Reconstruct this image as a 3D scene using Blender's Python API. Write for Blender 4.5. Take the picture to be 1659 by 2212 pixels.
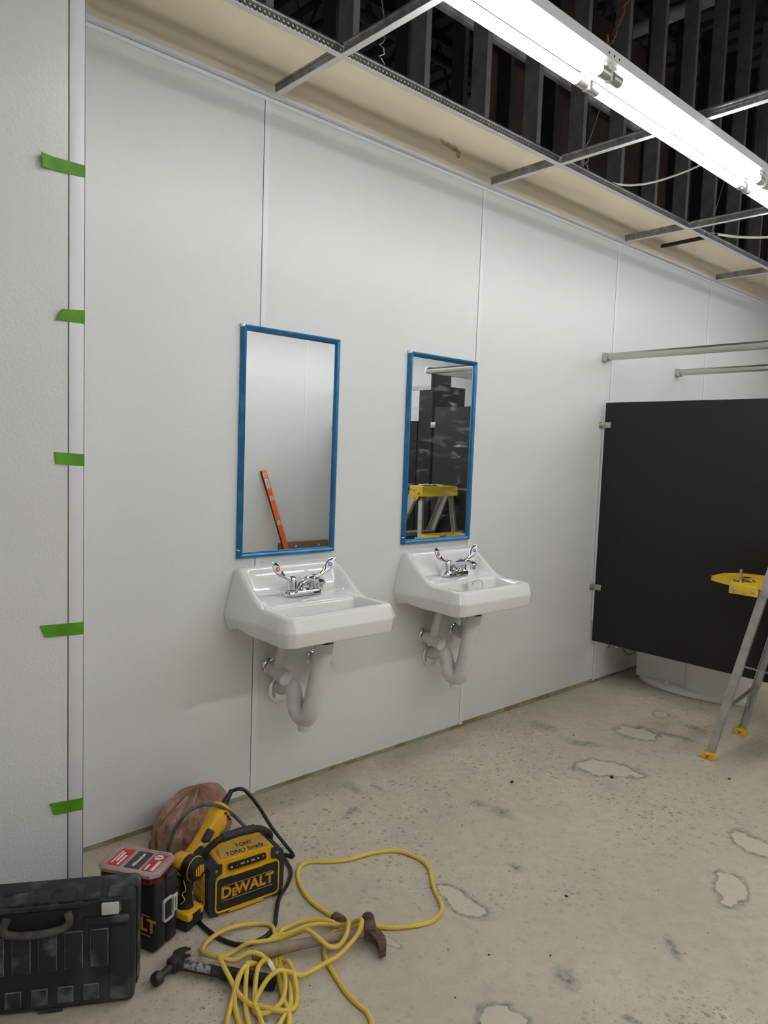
import bpy, bmesh, math, random
from mathutils import Vector, Matrix, Euler, noise
R = math.radians
random.seed(7)
scene = bpy.context.scene
col = scene.collection
for o in list(bpy.data.objects):
    bpy.data.objects.remove(o)

# ---------------------------------------------------------------- camera, world, exposure
cd = bpy.data.cameras.new('camera')
cd.sensor_fit = 'HORIZONTAL'; cd.sensor_width = 36.0; cd.lens = 36.0 * 1591.5 / 1659.0
cd.clip_start = 0.02
cam = bpy.data.objects.new('camera', cd); col.objects.link(cam)
cam.location = (-1.5212, -2.3822, 1.3688)
cam.rotation_euler = Euler((1.4889, -0.0365, -0.7376), 'XYZ')
scene.camera = cam
w = bpy.data.worlds.new('world'); scene.world = w; w.use_nodes = True
w.node_tree.nodes['Background'].inputs[0].default_value = (.80, .84, .90, 1)
w.node_tree.nodes['Background'].inputs[1].default_value = 0.10
vs = scene.view_settings
vs.view_transform = 'Standard'; vs.look = 'None'; vs.gamma = 1.0; vs.use_curve_mapping = False
vs.exposure = 0.22
TUBE_POWER = 12.2
TUBE_POWER_B = 23.0      # brighter lamps in the row by the opposite wall

EXT = [(-0.2134, -0.7941), (-0.2147, -0.7724), (-0.2194, -0.7307), (-0.2169, -0.6782), (-0.2032, -0.6244), (-0.1774, -0.5688), (-0.146, -0.5319), (-0.113, -0.517), (-0.0812, -0.5284), (-0.0336, -0.5665), (0.0236, -0.5933), (0.0942, -0.6063), (0.1504, -0.6314), (0.1851, -0.6621), (0.1982, -0.7088), (0.2008, -0.7588), (0.183, -0.8048), (0.1393, -0.8582), (0.1056, -0.9066), (0.0809, -0.9508), (0.0559, -0.9769), (0.0176, -0.9907), (-0.0185, -0.9906), (-0.0617, -0.9734), (-0.1087, -0.9457), (-0.1386, -0.9156), (-0.157, -0.8936), (-0.1837, -0.8704), (-0.2163, -0.8544), (-0.2586, -0.8513), (-0.2911, -0.8621), (-0.3214, -0.893), (-0.3415, -0.927), (-0.3564, -0.9752), (-0.3665, -1.0133), (-0.3768, -1.0606), (-0.3791, -1.1016), (-0.3784, -1.1333), (-0.3872, -1.1615), (-0.4037, -1.1869)]
E1 = [(-0.427, -0.8209), (-0.4176, -0.8053), (-0.4098, -0.7911), (-0.3924, -0.7569), (-0.3783, -0.7245), (-0.3835, -0.701), (-0.4095, -0.6831), (-0.4455, -0.6697), (-0.4847, -0.6629), (-0.5242, -0.6645), (-0.5557, -0.6717), (-0.5782, -0.6883), (-0.5909, -0.7177), (-0.5899, -0.7516), (-0.5769, -0.7866), (-0.5523, -0.8122), (-0.5201, -0.8253), (-0.4954, -0.8456), (-0.4799, -0.8745), (-0.4781, -0.9077), (-0.4862, -0.9421), (-0.5058, -0.9705), (-0.53, -0.9888), (-0.5566, -0.9947), (-0.58, -0.9867), (-0.5877, -0.9643), (-0.5731, -0.9388), (-0.5435, -0.8998), (-0.5155, -0.8716), (-0.4865, -0.8584), (-0.4636, -0.85), (-0.4482, -0.8348), (-0.4372, -0.8211)]
E2 = [(-0.4225, -0.8217), (-0.4121, -0.8069), (-0.4028, -0.7939), (-0.3768, -0.7617), (-0.3454, -0.7527), (-0.3072, -0.7591), (-0.2727, -0.7836), (-0.2477, -0.8147), (-0.2377, -0.8475), (-0.2384, -0.8815), (-0.2556, -0.9144), (-0.2805, -0.933), (-0.3083, -0.9356), (-0.3317, -0.9226), (-0.3488, -0.896), (-0.3602, -0.8612), (-0.3733, -0.8279), (-0.3938, -0.8046), (-0.4226, -0.7875), (-0.4567, -0.779), (-0.4899, -0.7768), (-0.5226, -0.7625), (-0.552, -0.7607), (-0.5773, -0.7729), (-0.5884, -0.801), (-0.5934, -0.8485), (-0.5939, -0.8976), (-0.5883, -0.9452), (-0.5723, -0.9748), (-0.5554, -1.0026), (-0.5308, -1.0185), (-0.5048, -1.0144), (-0.4802, -0.9868), (-0.4563, -0.9412), (-0.4392, -0.8919), (-0.436, -0.8616), (-0.4303, -0.8438), (-0.422, -0.8279)]
E3 = [(-0.4571, -0.8162), (-0.4437, -0.7985), (-0.4277, -0.7801), (-0.3988, -0.764), (-0.3585, -0.7834), (-0.3209, -0.7901), (-0.2811, -0.8121), (-0.2503, -0.8408), (-0.2246, -0.8756), (-0.215, -0.9074), (-0.2205, -0.9298), (-0.2423, -0.9449), (-0.2764, -0.9491), (-0.3203, -0.9506), (-0.3536, -0.9506), (-0.4039, -0.9478), (-0.439, -0.9421), (-0.4708, -0.9329), (-0.4981, -0.9272), (-0.5283, -0.9273), (-0.5556, -0.9341), (-0.58, -0.9521), (-0.5855, -0.9707), (-0.5998, -1.0172)]
E4 = [(-0.4664, -0.8142), (-0.4931, -0.8339), (-0.5156, -0.8451), (-0.5591, -0.8616), (-0.5922, -0.8843), (-0.6136, -0.9148), (-0.628, -0.9492), (-0.6424, -0.9905)]
E5 = [(-0.4745, -0.8104), (-0.4999, -0.8284), (-0.5223, -0.8396), (-0.5718, -0.8664), (-0.6102, -0.8986), (-0.6444, -0.9356), (-0.6683, -0.9689)]
E6 = [(-0.4826, -0.8094), (-0.5134, -0.8309), (-0.5398, -0.8516), (-0.5781, -0.9058), (-0.6023, -0.9476), (-0.6264, -1.0038)]
E7 = [(-0.432, -0.8197), (-0.4436, -0.8386), (-0.4545, -0.8574), (-0.478, -0.9025), (-0.509, -0.9678), (-0.5236, -1.0082), (-0.5377, -1.0377), (-0.5583, -1.0604)]
E8 = [(-0.4218, -0.8223), (-0.4343, -0.8434), (-0.4454, -0.8649), (-0.4627, -0.9256), (-0.4854, -0.9678), (-0.5142, -1.0066), (-0.544, -1.0235), (-0.5794, -1.0429)]
BLACK_FLOOR = [(-0.1408, -0.4342), (-0.172, -0.5215), (-0.2201, -0.575), (-0.2811, -0.6186), (-0.3317, -0.6762), (-0.3691, -0.7223), (-0.4212, -0.7472), (-0.481, -0.7357), (-0.5132, -0.6846), (-0.5262, -0.6126), (-0.5266, -0.5456)]
PATCHES = [(0.142, -0.977, 0.107, 0.044, -1.599, 'L'), (1.381, -0.736, 0.145, 0.083, -0.956, 'L'), (1.228, -1.432, 0.109, 0.062, -1.955, 'L'), (0.878, -1.484, 0.11, 0.049, -2.716, 'L'), (-0.15, -1.371, 0.065, 0.07, -1.276, 'L'), (-0.154, -0.974, 0.043, 0.013, -1.38, 'L'), (0.689, -0.695, 0.049, 0.044, -1.512, 'D'), (0.676, -0.596, 0.033, 0.026, -1.447, 'D'), (0.428, -0.969, 0.031, 0.028, -1.475, 'D'), (0.11, -1.376, 0.049, 0.033, -1.975, 'D'), (0.448, -1.503, 0.06, 0.015, -2.331, 'D'), (0.243, -0.333, 0.053, 0.019, 0.354, 'D'), (0.374, -0.182, 0.055, 0.026, -1.627, 'D'), (0.452, -0.251, 0.038, 0.018, -1.625, 'D'), (1.578, -0.251, 0.079, 0.057, -1.242, 'D'), (1.553, -0.502, 0.079, 0.044, -1.014, 'D'), (1.89, -0.597, 0.105, 0.096, -1.38, 'L'), (2.007, -0.715, 0.109, 0.036, -1.417, 'D'), (2.205, -0.74, 0.056, 0.04, -2.011, 'D'), (2.254, -0.538, 0.039, 0.058, -1.207, 'L'), (0.109, -1.567, 0.023, 0.012, -1.395, 'D')]

# ---------------------------------------------------------------- materials
MATS = {}
def mat(name, base, rough=.5, metal=0., c2=None, cs=6., cramp=(.4, .65), bump=None, bscale=80., bdist=.001, spec=.5,
        coat=0., rough2=None, trans=0., emit=None, alpha=1., detail=6., ior=1.45):
    m = bpy.data.materials.new(name); m.use_nodes = True
    nt = m.node_tree; b = nt.nodes['Principled BSDF']
    b.inputs['Base Color'].default_value = (*base, 1); b.inputs['Roughness'].default_value = rough
    b.inputs['Metallic'].default_value = metal; b.inputs['Specular IOR Level'].default_value = spec
    b.inputs['Coat Weight'].default_value = coat; b.inputs['Coat Roughness'].default_value = .05
    b.inputs['Transmission Weight'].default_value = trans; b.inputs['IOR'].default_value = ior
    if emit:
        b.inputs['Emission Color'].default_value = (*emit[0], 1); b.inputs['Emission Strength'].default_value = emit[1]
    tc = nt.nodes.new('ShaderNodeTexCoord')
    if c2 is not None or rough2 is not None:
        n = nt.nodes.new('ShaderNodeTexNoise'); n.inputs['Scale'].default_value = cs; n.inputs['Detail'].default_value = detail
        nt.links.new(tc.outputs['Object'], n.inputs['Vector'])
        r = nt.nodes.new('ShaderNodeValToRGB'); r.color_ramp.elements[0].position = cramp[0]; r.color_ramp.elements[1].position = cramp[1]
        nt.links.new(n.outputs['Fac'], r.inputs['Fac'])
        if c2 is not None:
            mx = nt.nodes.new('ShaderNodeMix'); mx.data_type = 'RGBA'
            mx.inputs[6].default_value = (*base, 1); mx.inputs[7].default_value = (*c2, 1)
            nt.links.new(r.outputs['Color'], mx.inputs[0]); nt.links.new(mx.outputs[2], b.inputs['Base Color'])
        if rough2 is not None:
            mr = nt.nodes.new('ShaderNodeMapRange'); mr.inputs[3].default_value = rough; mr.inputs[4].default_value = rough2
            nt.links.new(r.outputs['Color'], mr.inputs[0]); nt.links.new(mr.outputs[0], b.inputs['Roughness'])
    if bump:
        n2 = nt.nodes.new('ShaderNodeTexNoise'); n2.inputs['Scale'].default_value = bscale; n2.inputs['Detail'].default_value = 3.
        nt.links.new(tc.outputs['Object'], n2.inputs['Vector'])
        bp = nt.nodes.new('ShaderNodeBump'); bp.inputs['Strength'].default_value = bump; bp.inputs['Distance'].default_value = bdist
        nt.links.new(n2.outputs['Fac'], bp.inputs['Height']); nt.links.new(bp.outputs['Normal'], b.inputs['Normal'])
    MATS[name] = m
    return m

mat('frp', (.725, .74, .73), .33, c2=(.69, .70, .69), cs=.9, cramp=(.35, .7), bump=.8, bscale=135, bdist=.0016)
mat('pvc_white', (.76, .77, .80), .35)
mat('pvc_dark', (.10, .09, .08), .6)
mat('drywall_tan', (.76, .65, .485), .9, c2=(.70, .595, .44), cs=1.6, bump=.15, bscale=300)
mat('drywall_torn', (.62, .50, .30), .95, c2=(.35, .24, .12), cs=40, bump=.6, bscale=90, bdist=.003)
mat('green_board', (.30, .33, .21), .9, c2=(.24, .17, .07), cs=7, cramp=(.45, .56), bump=.4, bscale=120)
mat('grey_paint', (.40, .40, .39), .5)
mat('tee_white', (.80, .80, .80), .4)
mat('galv', (.44, .45, .45), .34, 1., c2=(.28, .29, .29), cs=30, bump=.1, bscale=60)
mat('stud_steel', (.235, .23, .22), .5, .45, c2=(.15, .15, .148), cs=14, cramp=(.3, .7))
mat('dark_steel', (.016, .016, .018), .6, c2=(.03, .028, .028), cs=10)
mat('rust_board', (.045, .026, .018), .85, c2=(.02, .014, .012), cs=4)
mat('deck_dark', (.03, .03, .034), .6, c2=(.05, .05, .05), cs=3)
mat('pale_steel', (.42, .41, .39), .6, c2=(.25, .24, .23), cs=9)
mat('light_white', (.82, .83, .83), .35)
mat('socket_white', (.74, .74, .72), .35)
mat('tube', (1, 1, 1), .3, emit=((1., .995, .975), TUBE_POWER))
mat('tube_bright', (1, 1, 1), .3, emit=((1., .995, .975), TUBE_POWER_B))
mat('tube_cap', (.62, .60, .58), .35, .6)
mat('cable_white', (.62, .60, .54), .5)
mat('cable_copper', (.42, .17, .09), .4, .7)
mat('wire_steel', (.35, .35, .35), .4, .9)
mat('porcelain', (.83, .83, .815), .10, coat=.6)
mat('chrome', (.80, .81, .83), .07, 1.)
mat('dark_hole', (.012, .012, .012), .8)
mat('badge_red', (.62, .05, .06), .4)
mat('badge_blue', (.05, .18, .62), .4)
mat('badge_white', (.85, .85, .85), .35)
mat('insul', (.72, .70, .705), .55, c2=(.64, .61, .61), cs=14)
mat('blue_film', (.028, .175, .38), .30, .5, c2=(.06, .28, .52), cs=18, cramp=(.5, .8), bump=.25, bscale=40, bdist=.002)
mat('mirror', (.86, .88, .88), .004, 1.)
mat('mirror_smudged', (.86, .88, .88), .004, 1., rough2=.16, cs=5, cramp=(.62, .72))
mat('black_hpl', (.0100, .0105, .0108), .62, c2=(.0125, .013, .0132), cs=40, bump=.2, bscale=500)
mat('edge_black', (.006, .006, .006), .5)
mat('brushed', (.55, .55, .535), .32, 1.)
mat('cast_metal', (.60, .585, .53), .34, 1., c2=(.45, .44, .40), cs=60)
mat('alu', (.53, .53, .51), .42, .85, c2=(.42, .41, .39), cs=22, cramp=(.45, .7))
mat('ladder_yellow', (.80, .55, .02), .42, c2=(.62, .42, .12), cs=16, cramp=(.5, .75))
mat('foot_yellow', (.72, .42, .03), .5, c2=(.30, .13, .02), cs=50, cramp=(.55, .7))
mat('paper_white', (.74, .73, .70), .85)
mat('level_orange', (.78, .13, .025), .45)
mat('vial_yellow', (.62, .70, .10), .1, trans=.3)
mat('board_brown', (.20, .13, .085), .75, c2=(.15, .095, .06), cs=9)
mat('tape_green', (.105, .33, .008), .55, c2=(.08, .26, .006), cs=25, bump=.25, bscale=70, bdist=.002)
mat('case_black', (.011, .015, .018), .55, c2=(.075, .085, .088), cs=7, cramp=(.54, .78), bump=.3, bscale=260, bdist=.0006, detail=10)
mat('case_dust', (.017, .022, .025), .65, c2=(.19, .20, .20), cs=13, cramp=(.50, .74), detail=10)
mat('case_handle', (.055, .05, .045), .8, c2=(.10, .09, .08), cs=40)
mat('label_pale', (.62, .63, .60), .5)
mat('blackplastic', (.013, .013, .014), .5, c2=(.05, .05, .05), cs=14, cramp=(.55, .8), detail=9)
mat('rubber_dark', (.028, .029, .032), .65, c2=(.06, .06, .06), cs=20, cramp=(.55, .8))
mat('dw_yellow', (.76, .42, .012), .45, c2=(.50, .27, .03), cs=13, cramp=(.58, .8), detail=8)
mat('dw_print', (.62, .33, .03), .55)
mat('grille_black', (.010, .010, .010), .7, c2=(.03, .028, .025), cs=300, cramp=(.4, .6))
mat('ink_black', (.012, .011, .010), .7)
mat('symbol_yellow', (.75, .62, .30), .5)
mat('org_red', (.22, .008, .012), .35, c2=(.12, .01, .012), cs=12)
mat('org_clear', (.36, .235, .225), .28, c2=(.42, .34, .31), cs=8, alpha=1.)
mat('label_red', (.52, .02, .03), .5)
mat('label_dark', (.05, .035, .045), .5)
mat('bag_brown', (.33, .19, .125), .32, c2=(.25, .125, .08), cs=9, bump=1., bscale=20, bdist=.012)
mat('tray_shaded', (.50, .30, .055), .6, c2=(.38, .23, .06), cs=15)  # yellow darkened to tan, so the recess's shade is in the colour
mat('clear_plastic', (.86, .86, .84), .08, trans=.85)
mat('cord_yellow', (.74, .54, .085), .45, c2=(.62, .42, .10), cs=20, cramp=(.5, .8))
mat('cord_black', (.012, .012, .012), .4, c2=(.06, .06, .06), cs=40, cramp=(.58, .75))
mat('cord_grey', (.11, .11, .11), .5, c2=(.04, .04, .04), cs=30)
mat('plug_smoke', (.20, .15, .11), .25, trans=.3, c2=(.08, .05, .04), cs=60)
mat('wood_old', (.33, .255, .195), .75, c2=(.19, .135, .10), cs=26, cramp=(.5, .75), bump=.3, bscale=60)
mat('rust_iron', (.10, .065, .048), .7, .35, c2=(.17, .11, .08), cs=45, cramp=(.45, .6), bump=.5, bscale=110)
mat('dark_iron', (.055, .05, .047), .5, .6, c2=(.12, .11, .10), cs=50, cramp=(.5, .7))
mat('sticker_worn', (.34, .35, .36), .6, c2=(.06, .06, .07), cs=60, cramp=(.48, .56))
mat('far_wall', (.80, .81, .80), .5, bump=.4, bscale=120)

def add_smears(name):
    """greasy wipe marks left on the glass: a thin dusty film in streaks"""
    m = MATS[name]; nt = m.node_tree; b = nt.nodes['Principled BSDF']; out = nt.nodes['Material Output']
    tc = nt.nodes.new('ShaderNodeTexCoord'); mp = nt.nodes.new('ShaderNodeMapping'); mp.inputs['Rotation'].default_value = (0, R(35), 0); mp.inputs['Scale'].default_value = (3., 1., 14.)
    nt.links.new(tc.outputs['Object'], mp.inputs['Vector'])
    n = nt.nodes.new('ShaderNodeTexNoise'); n.inputs['Scale'].default_value = 2.2; n.inputs['Detail'].default_value = 5.; n.inputs['Distortion'].default_value = 1.2
    nt.links.new(mp.outputs[0], n.inputs['Vector'])
    n2 = nt.nodes.new('ShaderNodeTexNoise'); n2.inputs['Scale'].default_value = 5.; nt.links.new(tc.outputs['Object'], n2.inputs['Vector'])
    a = nt.nodes.new('ShaderNodeMapRange'); a.inputs[1].default_value = .52; a.inputs[2].default_value = .70; nt.links.new(n.outputs['Fac'], a.inputs[0])
    a2 = nt.nodes.new('ShaderNodeMapRange'); a2.inputs[1].default_value = .48; a2.inputs[2].default_value = .66; a2.inputs[4].default_value = .5; nt.links.new(n2.outputs['Fac'], a2.inputs[0])
    mu = nt.nodes.new('ShaderNodeMath'); mu.operation = 'MULTIPLY'; nt.links.new(a.outputs[0], mu.inputs[0]); nt.links.new(a2.outputs[0], mu.inputs[1])
    df = nt.nodes.new('ShaderNodeBsdfDiffuse'); df.inputs[0].default_value = (.6, .6, .6, 1)
    mx = nt.nodes.new('ShaderNodeMixShader'); nt.links.new(mu.outputs[0], mx.inputs[0]); nt.links.new(b.outputs[0], mx.inputs[1]); nt.links.new(df.outputs[0], mx.inputs[2])
    nt.links.new(mx.outputs[0], out.inputs['Surface'])
add_smears('mirror_smudged')
mat('dust_edge', (.10, .11, .11), .8, c2=(.24, .25, .24), cs=30, cramp=(.4, .65))
def perforated(name):
    """galvanised web with two rows of punched holes"""
    m = mat(name, (.40, .41, .41), .34, 1., c2=(.27, .28, .28), cs=30)
    nt = m.node_tree; b = nt.nodes['Principled BSDF']; out = nt.nodes['Material Output']
    geo = nt.nodes.new('ShaderNodeNewGeometry'); sx = nt.nodes.new('ShaderNodeSeparateXYZ')
    nt.links.new(geo.outputs['Position'], sx.inputs[0])
    def mth(op, a, bb=None):
        n = nt.nodes.new('ShaderNodeMath'); n.operation = op
        for i, v in enumerate((a, bb)):
            if v is None: continue
            if isinstance(v, (int, float)): n.inputs[i].default_value = v
            else: nt.links.new(v, n.inputs[i])
        return n.outputs[0]
    masks = []
    for zc, off in ((2.650, 0.), (2.661, .0085)):
        fx = mth('PINGPONG', mth('ADD', sx.outputs['X'], 10. + off), .0085)
        dz = mth('SUBTRACT', sx.outputs['Z'], zc)
        d = mth('SQRT', mth('ADD', mth('POWER', fx, 2.), mth('POWER', dz, 2.)))
        masks.append(mth('LESS_THAN', d, .0038))
    mk = mth('MAXIMUM', masks[0], masks[1])
    tr = nt.nodes.new('ShaderNodeBsdfTransparent'); mx = nt.nodes.new('ShaderNodeMixShader')
    nt.links.new(mk, mx.inputs[0]); nt.links.new(b.outputs[0], mx.inputs[1]); nt.links.new(tr.outputs[0], mx.inputs[2])
    nt.links.new(mx.outputs[0], out.inputs['Surface'])
perforated('galv_perf')

def floor_material():
    m = bpy.data.materials.new('concrete_floor'); m.use_nodes = True; nt = m.node_tree
    b = nt.nodes['Principled BSDF']; L = nt.links.new
    N = nt.nodes.new
    geo = N('ShaderNodeNewGeometry'); P = geo.outputs['Position']
    def nz(scale, detail=5., rough=.55):
        n = N('ShaderNodeTexNoise'); n.inputs['Scale'].default_value = scale; n.inputs['Detail'].default_value = detail
        n.inputs['Roughness'].default_value = rough; L(P, n.inputs['Vector']); return n.outputs['Fac']
    def mr(v, a, bb, c=0., d=1.):
        n = N('ShaderNodeMapRange'); n.inputs[1].default_value = a; n.inputs[2].default_value = bb
        n.inputs[3].default_value = c; n.inputs[4].default_value = d
        L(v, n.inputs[0]); return n.outputs[0]
    def mth(op, a, bb=None):
        n = N('ShaderNodeMath'); n.operation = op
        for i, v in enumerate((a, bb)):
            if v is None: continue
            if isinstance(v, (int, float)): n.inputs[i].default_value = v
            else: L(v, n.inputs[i])
        return n.outputs[0]
    def mix(f, a, bb):
        n = N('ShaderNodeMix'); n.data_type = 'RGBA'; L(f, n.inputs[0])
        for i, v in ((6, a), (7, bb)):
            if isinstance(v, tuple): n.inputs[i].default_value = (*v, 1)
            else: L(v, n.inputs[i])
        return n.outputs[2]
    c = mix(mr(nz(1.3, 6.), .35, .65), (.525, .462, .368), (.62, .545, .437))
    c = mix(mr(nz(24, 5.), .4, .75, 0, .6), c, (.43, .375, .295))
    c = mix(mr(nz(210, 2.), .55, .75, 0, .5), c, (.36, .315, .25))
    c = mix(mr(nz(4.5, 5.), .52, .72, 0, .35), c, (.40, .365, .30))
    # exposed aggregate: pebbles of different tints, only where the slab was ground deeper
    agg = mr(nz(1.1, 2.), .46, .60)
    for sc, thr, dark, amt in ((75., .20, (.22, .19, .15), .8), (40., .27, (.30, .26, .205), .8), (140., .24, (.22, .195, .16), .7), (95., .15, (.62, .56, .46), .5)):
        v = N('ShaderNodeTexVoronoi'); v.inputs['Scale'].default_value = sc; L(P, v.inputs['Vector'])
        sp = N('ShaderNodeSeparateColor'); L(v.outputs['Color'], sp.inputs[0])
        pick = mth('GREATER_THAN', sp.outputs[0], .62)
        near = mr(v.outputs['Distance'], thr, thr * 1.35, 1., 0.)
        c = mix(mth('MULTIPLY', mth('MULTIPLY', near, pick), mth('MULTIPLY', mth('ADD', mth('MULTIPLY', agg, .7), .3), amt)), c, dark)
    # tiny black grit
    v = N('ShaderNodeTexVoronoi'); v.inputs['Scale'].default_value = 30.; L(P, v.inputs['Vector'])
    sp = N('ShaderNodeSeparateColor'); L(v.outputs['Color'], sp.inputs[0])
    c = mix(mth('MULTIPLY', mth('GREATER_THAN', sp.outputs[1], .82), mr(v.outputs['Distance'], .07, .10, 1., 0.)), c, (.05, .045, .04))
    # filler patches (pale, with a dark ground-in rim) and dark scuffs
    wob = mr(nz(13, 4.), .25, .75, -.42, .42)
    fine = mr(nz(55, 4.), .35, .7)
    light = None; ring = None; dark = None
    for (cx, cy, la, lb, an, kind) in PATCHES:
        mp = N('ShaderNodeMapping'); mp.vector_type = 'TEXTURE'; L(P, mp.inputs['Vector'])
        mp.inputs['Location'].default_value = (cx, cy, 0); mp.inputs['Rotation'].default_value = (0, 0, an)
        k = .88 if kind == 'L' else 1.15
        mp.inputs['Scale'].default_value = (la * k, lb * k, 1)
        ln = N('ShaderNodeVectorMath'); ln.operation = 'LENGTH'; L(mp.outputs[0], ln.inputs[0])
        d = mth('ADD', ln.outputs['Value'], wob)
        if kind == 'L':
            a = mr(d, .93, 1.04, 1., 0.); light = a if light is None else mth('MAXIMUM', light, a)
            r_ = mth('MULTIPLY', mr(d, .93, 1.0), mr(d, 1.0, 1.42, 1., 0.)); ring = r_ if ring is None else mth('MAXIMUM', ring, r_)
        else:
            a = mr(d, .25, 1.15, 1., 0.); dark = a if dark is None else mth('MAXIMUM', dark, a)
    c = mix(mth('MULTIPLY', light, .50), c, (.66, .59, .485))
    c = mix(mth('MULTIPLY', mth('MULTIPLY', ring, .95), mth('ADD', mth('MULTIPLY', fine, .7), .3)), c, (.095, .10, .10))
    c = mix(mth('MULTIPLY', mth('MULTIPLY', dark, .95), mth('ADD', mth('MULTIPLY', fine, .8), .2)), c, (.13, .135, .14))
    # shade along the back wall painted into the floor colour, broken by noise
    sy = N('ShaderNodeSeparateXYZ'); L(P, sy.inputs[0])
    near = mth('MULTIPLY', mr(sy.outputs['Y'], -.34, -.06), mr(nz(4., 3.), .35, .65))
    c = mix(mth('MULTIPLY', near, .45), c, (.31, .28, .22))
    L(c, b.inputs['Base Color'])
    L(mr(nz(8, 4.), .3, .7, .42, .62), b.inputs['Roughness'])
    b.inputs['Specular IOR Level'].default_value = .35
    bp = N('ShaderNodeBump'); bp.inputs['Strength'].default_value = .12; bp.inputs['Distance'].default_value = .001
    L(nz(160, 3.), bp.inputs['Height']); L(bp.outputs[0], b.inputs['Normal'])
    MATS['concrete_floor'] = m

# ---------------------------------------------------------------- mesh helpers
def frame(p0, p1, up=(0, 0, 1)):
    """matrix with Z along p0->p1, origin p0"""
    z = (Vector(p1) - Vector(p0)).normalized(); u = Vector(up)
    if abs(z.dot(u)) > .99: u = Vector((1, 0, 0)) if abs(z.x) < .9 else Vector((0, 1, 0))
    x = u.cross(z).normalized(); y = z.cross(x)
    m = Matrix((x, y, z)).transposed().to_4x4(); m.translation = Vector(p0)
    return m
def smooth_path(pts, n=6, closed=False):
    P = [Vector(p) for p in pts]; out = []
    N_ = len(P)
    rng = range(N_) if closed else range(N_ - 1)
    for i in rng:
        a = P[(i - 1) % N_] if (closed or i > 0) else P[0] * 2 - P[1]
        b = P[i]; c = P[(i + 1) % N_]
        d = P[(i + 2) % N_] if (closed or i + 2 < N_) else P[-1] * 2 - P[-2]
        for k in range(n):
            t = k / n
            out.append(.5 * ((2 * b) + (c - a) * t + (2 * a - 5 * b + 4 * c - d) * t * t + (3 * b - a - 3 * c + d) * t ** 3))
    if not closed: out.append(P[-1])
    return out
def rrect(w, h, r, n=4):
    pts = []
    for cx, cy, a0 in ((w/2-r, h/2-r, 0), (-w/2+r, h/2-r, 90), (-w/2+r, -h/2+r, 180), (w/2-r, -h/2+r, 270)):
        for k in range(n + 1):
            a = R(a0 + 90 * k / n); pts.append((cx + r * math.cos(a), cy + r * math.sin(a)))
    return pts

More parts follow.
